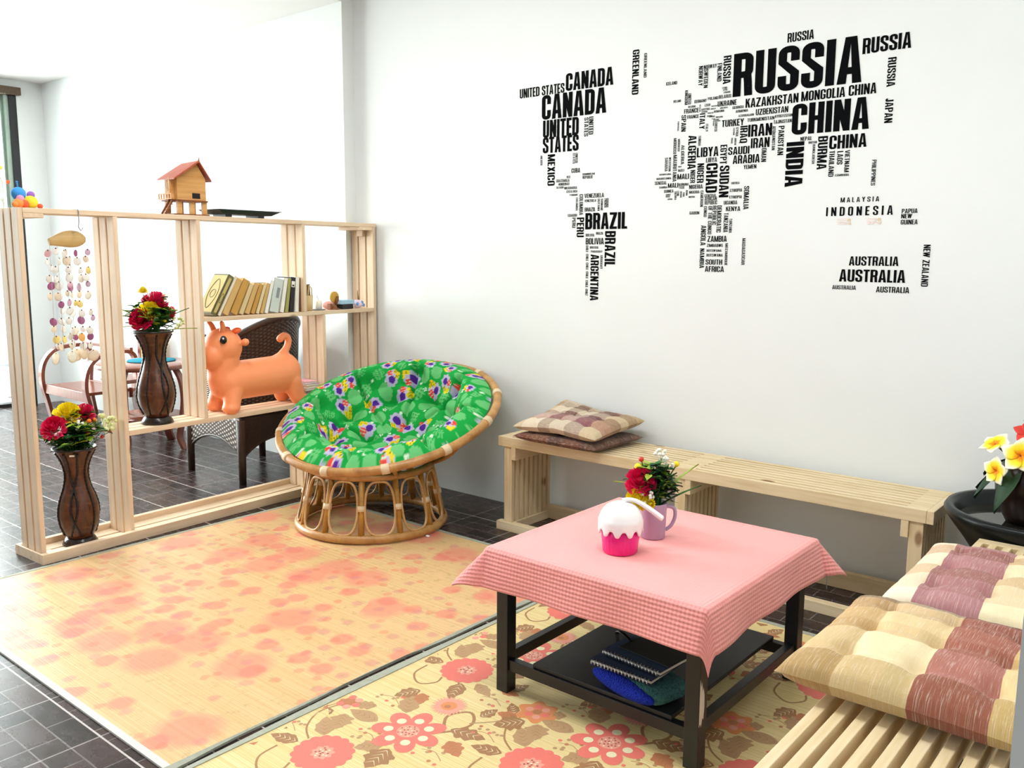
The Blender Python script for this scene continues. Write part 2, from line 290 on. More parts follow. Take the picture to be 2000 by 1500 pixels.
# ------------------------------------------------------------ mesh helpers
class MB:
    def __init__(s): s.v = []; s.f = []; s.m = []; s.s = []; s.uv = {}
    def vert(s, p): s.v.append(tuple(p)); return len(s.v) - 1
    def face(s, idx, m=0, sm=False, uv=None):
        if uv: s.uv[len(s.f)] = uv
        s.f.append(tuple(idx)); s.m.append(m); s.s.append(sm)
    def poly(s, pts, m=0, sm=False): s.face([s.vert(p) for p in pts], m, sm); return s
    def hexa(s, p, m=0):
        b = len(s.v); s.v += [tuple(q) for q in p]
        for f in ((0, 3, 2, 1), (4, 5, 6, 7), (0, 1, 5, 4), (1, 2, 6, 5), (2, 3, 7, 6), (3, 0, 4, 7)): s.face([b + i for i in f], m)
        return s
    def box(s, x0, x1, y0, y1, z0, z1, m=0):
        return s.hexa([(x0, y0, z0), (x1, y0, z0), (x1, y1, z0), (x0, y1, z0), (x0, y0, z1), (x1, y0, z1), (x1, y1, z1), (x0, y1, z1)], m)
    def obox(s, c, size, rot=Matrix.Identity(3), m=0):
        c = Vector(c); a, b, d = (x / 2 for x in size)
        return s.hexa([c + rot @ Vector(q) for q in ((-a, -b, -d), (a, -b, -d), (a, b, -d), (-a, b, -d), (-a, -b, d), (a, -b, d), (a, b, d), (-a, b, d))], m)
    def tube(s, pts, r, n=8, closed=False, m=0, caps=True, flat=1.0):
        pts = [Vector(p) for p in pts]; N = len(pts); rr = r if isinstance(r, (list, tuple)) else [r] * N
        ref = None; rings = []
        for i in range(N):
            a = pts[i - 1] if (i or closed) else pts[0]; b = pts[(i + 1) % N] if (i < N - 1 or closed) else pts[-1]
            t = (b - a)
            if t.length < 1e-9: t = Vector((0, 0, 1))
            t.normalize()
            if ref is None:
                ref = t.cross(Vector((0, 0, 1)))
                if ref.length < .1: ref = t.cross(Vector((1, 0, 0)))
            ref = (ref - t * ref.dot(t)).normalized(); q = t.cross(ref)
            rings.append([s.vert(pts[i] + (ref * cos(2 * PI * k / n) + q * sin(2 * PI * k / n) * flat) * rr[i]) for k in range(n)])
        for i in range(N if closed else N - 1):
            A, B = rings[i], rings[(i + 1) % N]
            for k in range(n): s.face((A[k], A[(k + 1) % n], B[(k + 1) % n], B[k]), m, True)
        if caps and not closed: s.face(rings[0][::-1], m); s.face(rings[-1], m)
        return s
    def lathe(s, prof, n=32, c=(0, 0, 0), m=0, rad=None, close=False):
        R = []
        for r, z in prof:
            R.append([s.vert((c[0] + r * (rad(2 * PI * k / n, z) if rad else 1) * cos(2 * PI * k / n), c[1] + r * (rad(2 * PI * k / n, z) if rad else 1) * sin(2 * PI * k / n), c[2] + z)) for k in range(n)])
        for i in range(len(R) - 1):
            for k in range(n): s.face((R[i][k], R[i][(k + 1) % n], R[i + 1][(k + 1) % n], R[i + 1][k]), m, True)
        if prof[0][0] > 1e-4: s.face(R[0][::-1], m)
        if prof[-1][0] > 1e-4 and not close: s.face(R[-1], m)
        return s
    def ball(s, c, r, nu=12, nv=8, sc=(1, 1, 1), rot=None, m=0, fn=None):
        c = Vector(c); rows = []
        for j in range(nv + 1):
            th = PI * j / nv; row = []
            for i in range(nu):
                ph = 2 * PI * i / nu; d = Vector((sin(th) * cos(ph), sin(th) * sin(ph), cos(th)))
                q = Vector((d.x * sc[0], d.y * sc[1], d.z * sc[2])) * r * (fn(d) if fn else 1)
                row.append(s.vert(c + (rot @ q if rot else q)))
            rows.append(row)
        for j in range(nv):
            for i in range(nu): s.face((rows[j][i], rows[j + 1][i], rows[j + 1][(i + 1) % nu], rows[j][(i + 1) % nu]), m, True)
        return s
    def grid(s, fn, nu, nv, m=0, sm=True, uv=False, cu=False, flip=False):
        R = [[s.vert(fn(i / nu, j / nv)) for i in range(nu + (0 if cu else 1))] for j in range(nv + 1)]
        for j in range(nv):
            for i in range(nu):
                i2 = (i + 1) % nu if cu else i + 1
                q = (R[j][i], R[j][i2], R[j + 1][i2], R[j + 1][i]); u = ((i / nu, j / nv), ((i + 1) / nu, j / nv), ((i + 1) / nu, (j + 1) / nv), (i / nu, (j + 1) / nv))
                s.face(q[::-1] if flip else q, m, sm, (u[::-1] if flip else u) if uv else None)
        return R
    def build(s, name, mats, parent=None, bevel=0, solid=0, subsurf=0):
        me = bpy.data.meshes.new(name); me.from_pydata(s.v, [], s.f); o = bpy.data.objects.new(name, me); COL.objects.link(o)
        for k in (mats if isinstance(mats, (list, tuple)) else [mats]): me.materials.append(M[k])
        me.polygons.foreach_set('material_index', s.m); me.polygons.foreach_set('use_smooth', s.s)
        if s.uv:
            L = me.uv_layers.new(name='UV')
            for pi, uv in s.uv.items():
                for li, q in zip(me.polygons[pi].loop_indices, uv): L.data[li].uv = q
        me.update()
        if bevel: b = o.modifiers.new('bevel', 'BEVEL'); b.width = bevel; b.segments = 2; b.limit_method = 'ANGLE'; b.angle_limit = .9
        if solid: b = o.modifiers.new('solid', 'SOLIDIFY'); b.thickness = solid; b.offset = 0
        if subsurf: b = o.modifiers.new('sub', 'SUBSURF'); b.levels = b.render_levels = subsurf
        if parent: o.parent = parent
        return o
def tag(o, label, cat, group=None):
    o['label'] = label; o['category'] = cat
    if group: o['group'] = group
    return o
def thing(name, label, cat, loc=(0, 0, 0), rz=0, group=None):
    o = bpy.data.objects.new(name, None); COL.objects.link(o); o.empty_display_size = .05
    o.location = loc; o.rotation_euler = (0, 0, rz); return tag(o, label, cat, group)
def struct(o): o['kind'] = 'structure'; return o
def dup(root, loc, rz, label, group=None):
    r = root.copy(); COL.objects.link(r); r.location = loc; r.rotation_euler = (0, 0, rz); r['label'] = label
    if group: r['group'] = group
    for ch in root.children:
        c = ch.copy(); COL.objects.link(c); c.parent = r
        for g in ch.children:
            d = g.copy(); COL.objects.link(d); d.parent = c
    return r
def RX(a): return Matrix.Rotation(a, 3, 'X')
def RY(a): return Matrix.Rotation(a, 3, 'Y')
def RZ(a): return Matrix.Rotation(a, 3, 'Z')
def arc(c, r, a0, a1, n, plane='xy'):
    out = []
    for i in range(n + 1):
        a = a0 + (a1 - a0) * i / n; x, y = r * cos(a), r * sin(a)
        out.append({'xy': (c[0] + x, c[1] + y, c[2]), 'xz': (c[0] + x, c[1], c[2] + y), 'yz': (c[0], c[1] + x, c[2] + y)}[plane])
    return out
def smooth_path(pts, n=6):
    P = [Vector(p) for p in pts]; out = []
    for i in range(len(P) - 1):
        a, b, c, d = P[max(i - 1, 0)], P[i], P[i + 1], P[min(i + 2, len(P) - 1)]
        for k in range(n):
            t = k / n; out.append(.5 * ((2 * b) + (c - a) * t + (2 * a - 5 * b + 4 * c - d) * t * t + (3 * b - a - 3 * c + d) * t ** 3))
    return out + [P[-1]]

# ------------------------------------------------------------ the room
b = MB(); b.box(-4.6, 4.7, -8.0, .1, -.1, 0); struct(b.build('floor', 'floor'))
b = MB(); b.box(-.2, 4.5, 0, .12, 0, 3.1); struct(b.build('wall_back', 'wall'))
b = MB(); b.box(-4.6, -.2, -.085, .12, 0, 3.1); struct(b.build('wall_alcove', 'wall'))
b = MB(); b.box(-4.62, -4.45, -.31, -.085, 0, 3.1); b.box(-4.62, -4.45, -4.2, -.31, 2.87, 3.1); b.box(-4.62, -4.45, -8, -4.2, 0, 3.1); struct(b.build('wall_left', 'wall'))
b = MB(); b.box(4.42, 4.55, -2.45, 0, 0, 3.1); struct(b.build('wall_right', 'wall'))
b = MB(); b.box(4.034, 4.42, -2.45, -2.3, 0, 3.1); struct(b.build('wall_pier', 'wall'))
b = MB(); b.box(-4.6, 4.5, -8, .1, 3.1, 3.2); struct(b.build('ceiling', 'ceil'))
b = MB(); b.box(-4.45, -.2, -.76, -.085, 2.935, 3.1); struct(b.build('trim_1', 'ceil'))
# glazed door in the left wall
d = bpy.data.objects.new('door_1', None); COL.objects.link(d); struct(d)
b = MB(); b.box(-4.56, -4.45, -.372, -.311, .03, 2.80); b.build('door_frame', 'black_frame', d, .003)
b = MB(); b.box(-4.56, -4.47, -.408, -.3725, .03, 2.80); b.box(-4.56, -4.50, -.432, -.424, .03, 2.8); b.box(-4.56, -4.51, -.424, -.408, .03, 2.8); b.build('door_stile', 'jamb', d)
b = MB(); b.box(-4.58, -4.45, -4.2, -.311, 0, .029); b.build('door_sill', 'black_frame', d)
b = MB(); b.box(-4.545, -4.538, -4.2, -.433, .03, 2.8); b.build('pane', 'glass', d)
b = MB(); b.box(-4.55, -4.40, -4.2, -.285, 2.802, 2.868); b.build('roller_housing', 'brown_metal', d)
b = MB(); b.box(-4.56, -4.5, -4.2, -4.14, .03, 2.8); b.box(-4.56, -4.5, -2.3, -2.24, .03, 2.8); b.build('mullion', 'black_frame', d)

# ------------------------------------------------------------ block lettering
def strip(pts, close=False):
    out = []
    n = len(pts)
    for i in range(n if close else n - 1):
        (a, c), (e, g) = pts[i], pts[(i + 1) % n]; out.append((a, c, g, e))
    return out
def corner(cx, cy, R, r, a0, n=5, rev=False):
    o = [((cx + R[0] * cos(a), cy + R[1] * sin(a)), (cx + r[0] * cos(a), cy + r[1] * sin(a))) for a in [a0 + PI / 2 * k / n for k in range(n + 1)]]
    return o[::-1] if rev else o
def glyph(ch, s, h):
    """polygons of one condensed heavy capital, height 1; s = stem, h = bar thickness"""
    W = {'I': s, 'M': .66, 'W': .72, 'E': .38, 'F': .37, 'L': .36, 'T': .42, 'A': .52, 'V': .52, 'N': .5, ' ': .2, 'Y': .5, 'X': .5, 'J': .34, '2': .44}.get(ch, .48)
    Rx = min(.21, W / 2); R = (Rx, .17); r = (max(Rx - s, .012), max(.17 - h, .02))
    TR = lambda y1=1.0, **k: corner(W - R[0], y1 - R[1], R, r, 0, **k)
    TL = lambda y1=1.0, **k: corner(R[0], y1 - R[1], R, r, PI / 2, **k)
    BL = lambda y0=0.0, **k: corner(R[0], y0 + R[1], R, r, PI, **k)
    BR = lambda y0=0.0, **k: corner(W - R[0], y0 + R[1], R, r, 1.5 * PI, **k)
    bar = lambda x0, y0, x1, y1: ((x0, y0), (x1, y0), (x1, y1), (x0, y1))
    rt = lambda y: ((W, y), (W - s, y)); lt = lambda y: ((0, y), (s, y))
    P = []
    if ch == 'O' or ch == 'Q':
        P = strip(TR() + TL() + BL() + BR(), True)
        if ch == 'Q': P.append(((W * .5, .2), (W * .72, .2), (W * 1.05, -.1), (W * .8, -.1)))
    elif ch == 'C': P = strip([rt(.62)] + TR() + TL() + BL() + BR() + [rt(.38)])
    elif ch == 'G': P = strip([rt(.64)] + TR() + TL() + BL() + BR() + [rt(.5)]) + [bar(W * .52, .5 - h, W, .5)]
    elif ch == 'U': P = strip([lt(1)] + BL() + BR() + [rt(1)])
    elif ch == 'J': P = strip([lt(.3)] + BL() + BR() + [rt(1)])
    elif ch == 'D': P = [bar(0, 0, s, 1)] + strip([((0, 1), (0, 1 - h))] + TR(rev=True) + BR(rev=True) + [((0, 0), (0, h))])
    elif ch in 'BPR':
        m = .46 if ch == 'B' else .42
        P = [bar(0, 0, s, 1)] + strip([((0, 1), (0, 1 - h))] + TR(rev=True) + BR(m, rev=True) + [((0, m), (0, m + h))])
        if ch == 'B': P += strip([((0, m + h), (0, m))] + TR(m + h, rev=True) + BR(rev=True) + [((0, 0), (0, h))])
        if ch == 'R': P += [((W - s, 0), (W, 0), (W - .02, m * .75), (W - .05, m + h), (W - s - .05, m + h), (W - s - .02, m * .75))]
    elif ch == 'S':
        P = strip([rt(.66)] + TR() + TL() + [((0, .62), (s, .66)), ((W - s, .36), (W, .42))] + [(q, p) for p, q in BR(rev=True)] + [(q, p) for p, q in BL(rev=True)] + [((s, .34), (0, .34))])
    elif ch == '2': P = strip([lt(.66)] + TL(rev=True) + TR(rev=True) + [rt(.6)]) + [((W - s, .62), (W, .62), (s, h), (0, h)), bar(0, 0, W, h)]
    elif ch == 'A':
        k = s * .62; P = [((0, 0), (s, 0), (W / 2 + k * .1, 1), (W / 2 - k, 1)), ((W - s, 0), (W, 0), (W / 2 + k, 1), (W / 2 - k * .1, 1)), bar(W * .25, .2, W * .75, .2 + h)]
    elif ch == 'V': k = s * .6; P = [((0, 1), (s, 1), (W / 2 + k * .2, 0), (W / 2 - k, 0)), ((W - s, 1), (W, 1), (W / 2 + k, 0), (W / 2 - k * .2, 0))]
    elif ch == 'W':
        for x in (0, W / 2 - s / 2): P += [((x, 1), (x + s, 1), (x + s * .95 + .06, 0), (x + .08, 0)), ((x + W / 2 - s / 2, 1), (x + W / 2 + s / 2, 1), (x + s * .95 + .06, 0), (x + .08, 0))]
    elif ch == 'M': P = [bar(0, 0, s, 1), bar(W - s, 0, W, 1), ((0, 1), (s * 1.1, 1), (W / 2 + s * .3, 0), (W / 2 - s * .3, 0)), ((W - s * 1.1, 1), (W, 1), (W / 2 + s * .3, 0), (W / 2 - s * .3, 0))]
    elif ch == 'N': P = [bar(0, 0, s, 1), bar(W - s, 0, W, 1), ((0, 1), (s, 1), (W, 0), (W - s, 0))]
    elif ch == 'E': P = [bar(0, 0, s, 1), bar(0, 0, W, h), bar(0, 1 - h, W, 1), bar(0, .5 - h / 2, W * .9, .5 + h / 2)]
    elif ch == 'F': P = [bar(0, 0, s, 1), bar(0, 1 - h, W, 1), bar(0, .5 - h / 2, W * .9, .5 + h / 2)]
    elif ch == 'H': P = [bar(0, 0, s, 1), bar(W - s, 0, W, 1), bar(0, .5 - h / 2, W, .5 + h / 2)]
    elif ch == 'I': P = [bar(0, 0, s, 1)]
    elif ch == 'L': P = [bar(0, 0, s, 1), bar(0, 0, W, h)]
    elif ch == 'T': P = [bar(W / 2 - s / 2, 0, W / 2 + s / 2, 1), bar(0, 1 - h, W, 1)]
    elif ch == 'K': P = [bar(0, 0, s, 1), ((s * .9, .36), (s * .9, .62), (W - s, 1), (W, 1)), ((s * 1.2, .5), (s * 2, .66), (W + .02, 0), (W - s, 0))]
    elif ch == 'X': P = [((0, 0), (s, 0), (W, 1), (W - s, 1)), ((0, 1), (s, 1), (W, 0), (W - s, 0))]
    elif ch == 'Y': P = [bar(W / 2 - s / 2, 0, W / 2 + s / 2, .5), ((0, 1), (s, 1), (W / 2 + s / 2, .45), (W / 2 - s / 2, .45)), ((W - s, 1), (W, 1), (W / 2 + s / 2, .45), (W / 2 - s / 2, .45))]
    elif ch == 'Z': P = [bar(0, 0, W, h), bar(0, 1 - h, W, 1), ((0, h * .6), (s * 1.1, h * .6), (W, 1 - h * .6), (W - s * 1.1, 1 - h * .6))]
    return P, W
def word_polys(t, W, H, spaced=False, weight=None):
    """polygons of a word fitted into a W x H rectangle"""
    big = weight if weight is not None else min(1, max(0, (H - .02) / .06))
    s, h = .16 + .035 * big, .125 + .025 * big
    gap = .32 if spaced else .07 - .015 * big
    x = 0; out = []
    for ch in t:
        P, w = glyph(ch, s, h)
        for p in P: out.append([(x + a, c) for a, c in p])
        x += w + gap
    k = W / (x - gap)
    return [[(a * k, c * H) for a, c in p] for p in out]
WORDS = '''UNITED_STATES h 1144 2280 1438 2232;CANADA h 1447 2323 1735 2237;CANADA h 1294 2231 1697 2108;UNITED h 1303 2104 1532 2015;STATES h 1303 2018 1533 1937;UNITED v 1594 2097 1622 2010;STATES v 1566 2095 1591 2003;MEXICO v 1336 1929 1384 1769;MEXICO v 1288 1926 1301 1877;UNITED v 1514 1925 1529 1876;STATES v 1498 1926 1512 1873;CUBA h 1491 1850 1545 1827;DOMINICAN h 1561 1822 1636 1812;REPUBLIC h 1561 1809 1624 1794;GREENLAND v 1843 2383 1880 2176;GREENLAND v 1907 2360 1923 2249;BELIZE h 1461 1814 1485 1803;GUATEMALA h 1395 1799 1479 1784;HONDURAS h 1409 1780 1479 1767;SALVADOR h 1395 1763 1442 1752;NICARAGUA h 1447 1759 1528 1746;COSTA_RICA h 1460 1740 1530 1728;PANAMA h 1482 1721 1533 1711;COLUMBIA v 1544 1718 1567 1613;COLUMBIA v 1522 1702 1535 1636;VENEZUELA h 1575 1719 1694 1698;VENEZUELA h 1576 1690 1648 1677;GUYANA v 1657 1691 1670 1630;SURINAME v 1676 1691 1689 1633;FRENCH v 1697 1691 1710 1647;GUIANA v 1710 1692 1723 1647;BRAZIL h 1578 1650 1644 1630;BRAZIL h 1583 1622 1835 1540;ECUADOR h 1472 1620 1530 1606;PERU v 1530 1601 1575 1501;PERU v 1500 1601 1522 1549;BOLIVIA h 1587 1518 1640 1504;BRAZIL h 1651 1526 1695 1513;BOLIVIA h 1588 1496 1699 1464;BRAZIL v 1706 1530 1769 1354;BOLIVIA h 1615 1455 1667 1443;PARAGUAY h 1621 1434 1692 1423;CHILE v 1590 1460 1605 1425;CHILE v 1591 1416 1606 1380;CHILE v 1592 1372 1607 1336;CHILE v 1592 1327 1607 1291;CHILE v 1591 1282 1606 1246;CHILE v 1591 1238 1606 1203;ARGENTINA v 1621 1414 1671 1179;URUGUAY v 1680 1409 1694 1341;ICELAND h 2031 2213 2089 2198;FINLAND v 2292 2264 2314 2186;NORWAY h 2224 2265 2288 2248;NORWAY v 2199 2264 2221 2177;SWEDEN v 2226 2248 2247 2165;RUSSIA v 2321 2292 2358 2171;ESTONIA h 2319 2159 2344 2151;LATVIA h 2323 2150 2345 2142;LITHUANIA h 2327 2139 2360 2131;KINGDOM v 2132 2165 2147 2100;UNITED v 2148 2149 2165 2101;GERMANY h 2182 2117 2244 2103;POLAND h 2250 2122 2301 2109;BELARUS h 2304 2125 2365 2110;IRELAND h 2073 2127 2112 2116;UKRAINE h 2300 2099 2392 2076;BELGIUM h 2151 2094 2188 2085;FRANCE h 2131 2081 2206 2061;FRANCE h 2148 2052 2207 2036;SPAIN v 2118 2055 2142 1981;PORTUGAL v 2098 2029 2106 1985;ITALY v 2212 2054 2239 1984;ITALY v 2244 2005 2256 1971;CZECH h 2235 2094 2263 2083;AUSTRIA h 2219 2076 2261 2066;SLOVENIA h 2220 2064 2251 2056;MOLDOVA h 2313 2072 2350 2065;HUNGARY h 2266 2072 2292 2066;SLOVAKIA h 2269 2084 2300 2078;CROATIA h 2251 2055 2281 2049;ROMANIA h 2283 2061 2334 2051;BOSNIA h 2250 2043 2275 2035;SERBIA h 2260 2039 2288 2032;BULGARIA h 2294 2034 2328 2027;KOSOVO h 2273 2027 2290 2023;MACEDONIA h 2282 2023 2310 2017;ALBANIA v 2280 2016 2286 1993;GREECE v 2289 2009 2302 1967;SWITZERLAND v 2209 2095 2215 2062;MONTENEGRO h 2287 2016 2317 2011;GEORGIA h 2373 2070 2427 2058;ARMENIA h 2389 2052 2448 2041;AZERBAIJAN h 2403 2031 2476 2021;TURKEY h 2324 2014 2431 1984;TUNISIA v 2209 1956 2222 1910;ALGERIA v 2158 1960 2199 1808;ALGERIA v 2122 1920 2138 1832;MOROCCO v 2080 1954 2096 1881;MOROCCO v 2103 1949 2114 1893;MAURITANIA v 2081 1877 2101 1755;WESTERN v 2058 1869 2069 1804;SAHARA v 2037 1868 2053 1805;MALI h 2109 1811 2141 1799;MALI h 2109 1826 2126 1819;MALI h 2106 1789 2167 1764;MALI h 2057 1749 2112 1727;NIGER v 2209 1831 2243 1743;NIGER v 2174 1803 2199 1744;LIBYA h 2204 1902 2313 1859;LIBYA h 2252 1854 2307 1833;CHAD v 2255 1828 2312 1696;EGYPT v 2322 1906 2355 1821;SUDAN v 2323 1814 2370 1673;SYRIA v 2394 1978 2406 1938;LEBANON v 2381 1976 2388 1945;ISRAEL v 2373 1933 2381 1907;JORDAN v 2389 1932 2398 1901;IRAQ v 2415 1981 2450 1907;SAUDI h 2361 1893 2463 1859;ARABIA h 2385 1855 2513 1818;OMAN v 2520 1878 2543 1819;YEMEN h 2438 1811 2499 1793;MAURITANIA h 2009 1795 2072 1787;MAURITANIA h 1994 1777 2073 1767;SENEGAL h 1985 1760 2050 1744;GAMBIA h 2010 1736 2054 1726;GUINEA h 2037 1719 2088 1705;BURKINA h 2114 1746 2167 1734;FASO h 2118 1733 2144 1720;NIGERIA h 2170 1736 2240 1717;NIGERIA h 2171 1709 2224 1696;NIGERIA h 2169 1685 2202 1677;GUINEA h 2047 1699 2074 1693;BISSAU h 2047 1692 2069 1683;LIBERIA h 2056 1678 2084 1671;SIERRA v 2094 1710 2105 1670;LEONE v 2107 1711 2118 1687;GHANA v 2124 1709 2133 1679;TOGO v 2138 1704 2148 1683;BENIN v 2154 1713 2163 1688;ERITREA h 2382 1739 2422 1729;ETHIOPIA h 2377 1709 2436 1695;ETHIOPIA h 2376 1679 2436 1666;SOMALIA v 2445 1718 2470 1616;UGANDA h 2349 1657 2415 1640;KENYA h 2361 1631 2431 1610;CAMEROON v 2230 1708 2245 1634;CENTRAL h 2251 1690 2311 1677;AFRICAN h 2252 1678 2313 1661;REPUBLIC h 2253 1660 2316 1643;CONGO v 2250 1636 2266 1587;DEMOCRATIC v 2317 1637 2340 1516;REPUBLIC v 2295 1637 2314 1550;OF_THE_CONGO v 2273 1636 2293 1508;GABON h 2177 1614 2227 1600;TANZANIA v 2352 1603 2374 1516;TANZANIA v 2380 1577 2394 1513;ANGOLA v 2239 1549 2265 1457;NAMBIA v 2238 1443 2261 1352;ZAMBIA h 2274 1500 2371 1473;ZIMBABWE h 2272 1464 2354 1450;BOTSWANA h 2272 1439 2347 1428;BOTSWANA h 2272 1419 2354 1406;MOZAMBIQUE v 2365 1466 2378 1366;MADAGASCAR v 2447 1488 2463 1370;SOUTH h 2269 1393 2353 1369;AFRICA h 2267 1362 2363 1336;RUSSIA h 2614 2346 2728 2308;RUSSIA h 2371 2294 2935 2110;RUSSIA h 2932 2279 3119 2218;RUSSIA v 3035 2191 3067 2079;KAZAKHSTAN h 2435 2096 2675 2057;MONGOLIA h 2687 2099 2872 2059;CHINA h 2886 2102 2997 2060;UZBEKISTAN h 2485 2047 2632 2021;TURKMENISTAN h 2447 2011 2572 1996;KYRGYZSTAN h 2575 2014 2653 2002;TAJIKISTAN h 2569 1992 2650 1977;CHINA h 2652 2050 2976 1923;IRAN h 2453 1983 2564 1931;IRAN h 2468 1924 2555 1881;AFGHANISTAN v 2566 1968 2580 1866;PAKISTAN v 2593 1966 2619 1843;NEPAL h 2693 1912 2743 1896;BHUTAN h 2729 1891 2765 1881;INDIA v 2633 1894 2711 1706;BANGLADESH v 2748 1877 2759 1797;BURMA v 2770 1908 2811 1772;CHINA h 2818 1907 2971 1852;THAILAND v 2821 1846 2843 1740;LAOS v 2854 1842 2878 1788;VIETNAM v 2886 1844 2906 1755;CAMBODIA h 2850 1749 2907 1740;PHILIPPINES v 2998 1798 3015 1696;JAPAN v 3035 2034 3066 1939;MALAYSIA s 2879 1652 3035 1632;INDONESIA s 2821 1614 3092 1577;PAPUA h 3126 1599 3186 1581;NEW h 3125 1579 3167 1561;GUINEA h 3125 1556 3189 1537;AUSTRALIA h 2929 1410 3127 1372;AUSTRALIA h 2892 1356 3157 1305;AUSTRALIA h 2865 1289 2964 1272;AUSTRALIA h 3046 1288 3175 1264;NEW_ZEALAND v 3218 1457 3244 1292'''
wd = thing('wall_decal', 'black vinyl world map made of country names on white wall', 'wall decal', (2.2, 0, 1.2))
rows = []
for r in WORDS.split(';'):
    t, o, x0, z1, x1, z0 = r.split(); rows.append((t.replace('_', ' '), o, *(int(q) / 1000 for q in (x0, z1, x1, z0))))
rows.sort(key=lambda r: -(r[4] - r[2]) * (r[3] - r[5]))
rest = MB()
for i, (t, o, x0, z1, x1, z0) in enumerate(rows):
    mb = MB() if i < 98 else rest
    W, H = x1 - x0, z1 - z0
    pol = word_polys(t, H, W) if o == 'v' else word_polys(t, W, H, o == 's')
    for j, p in enumerate(pol):
        q = [(x0 + c, z1 - a) for a, c in p] if o == 'v' else [(x0 + a, z0 + c) for a, c in p]
        ar = sum(q[k][0] * q[(k + 1) % len(q)][1] - q[(k + 1) % len(q)][0] * q[k][1] for k in range(len(q)))
        if ar < 0: q = q[::-1]
        mb.poly([(a - 2.2, -.0012 - .00003 * (j % 12), c - 1.2) for a, c in q])
    if i < 98:
        ob = mb.build('country_name', 'decal', wd); ob['label'] = 'black word ' + t
ob = rest.build('small_country_names', 'decal', wd); ob['kind'] = 'stuff'
for x in (2.869, 2.99):   # the two faded stickers under INDONESIA
    mb = MB()
    for k in range(3): mb.box(x - 2.2, x + .042 - 2.2, -.0012, 0, .365 - .006 * k - .003, .365 - .006 * k)
    for k in range(4): mb.poly([(x - 2.2 + .008 + .015 * k + .0055 * cos(a * PI / 5), -.0012, .345 + .0055 * sin(a * PI / 5)) for a in range(10)], 1 if k == 3 else 0)
    mb.poly([(x - 2.2 + .05 + .007 * cos(a * PI / 5), -.0012, .359 + .007 * sin(a * PI / 5)) for a in range(10)], 1)
    mb.build('faded_sticker', ['decal_faded', 'decal_ochre'], wd)
# pale lettering on the door glass
mb = MB()
for k, (t, z, y0) in enumerate((('RRH2', 1.06, -.62), ('P2R', .93, -.62), ('ARRY', .80, -.60), ('TTR', .67, -.58), ('MOUN', .54, -.58), ('BI', 1.62, -.70))):
    H = .075
    for p in word_polys(t, .30 if len(t) > 2 else .16, H, weight=0): mb.poly([(-4.536, y0 - .30 + a, z + c) for a, c in p])
for z, y in ((1.98, -.62), (1.82, -.60), (1.47, -.57), (1.33, -.555), (1.19, -.56)):
    mb.poly([(-4.536, y + .014 * cos(a * PI / 6), z + .014 * sin(a * PI / 6)) for a in range(12)])
mb.build('lettering', 'lettering', d)
# ------------------------------------------------------------ shelf divider (local x = depth, local y runs along it, wall end at y = 0)
TH = math.radians(2.81)
def DL(a, y, z): return (a * cos(TH) - y * sin(TH), a * sin(TH) + y * cos(TH), z)
DZU, DZL, DZT = 1.075, .545, 1.598
dv = thing('room_divider', 'open pale pine slat shelf unit standing between the two areas', 'shelf unit', (0, -.012, 0), TH)
SL = ((-.19, -.139), (-.125, -.070), (-.056, 0))
def post(y, z0, z1, ax='pine_z'):
    mb = MB()
    for i, (a, c) in enumerate(SL): mb.box(a, c, y - .022, y, z0, z1)
    return mb.build('post', ax, dv, .0015)
for y, z0, z1 in ((-2.12, .021, 1.598), (-1.69, .021, 1.575), (-1.246, .546, 1.575), (-.563, 1.076, 1.575), (-.425, .546, 1.052), (-.55, .021, .519), (-.006, .021, 1.575)): post(y, z0, z1)
def board(name, y0, y1, z0, z1):
    mb = MB()
    for a, c in SL: mb.box(a, c, y0, y1, z0, z1)
    return mb.build(name, 'pine_y', dv, .0015)
board('top_board', -2.119, 0, 1.576, DZT); board('shelf', -1.245, -.03, 1.053, DZU); board('shelf', -1.689, -.03, .52, DZL)
mb = MB(); mb.box(-.19, 0, -2.118, -2.03, 1.556, 1.5755); mb.build('corner_block', 'pine_x', dv, .0015)
mb = MB(); mb.box(-.19, 0, -.14, -.03, 1.556, 1.5755); mb.box(-.12, -.07, -.05, -.03, 1.52, 1.556); mb.build('corner_block', 'pine_x', dv, .0015)
mb = MB()
mb.box(.006, .038, -2.156, 0, 0, .047); mb.box(-.231, -.199, -2.156, 0, 0, .047); mb.box(-.1985, .0055, -2.156, -2.146, 0, .047)
mb.box(-.1985, -.11, -2.145, 0, 0, .02); mb.box(-.095, .0055, -2.145, 0, 0, .02); mb.box(-.04, .0055, -2.118, -2.085, .02, .042)
mb.build('base_frame', 'pine_y', dv, .0015)

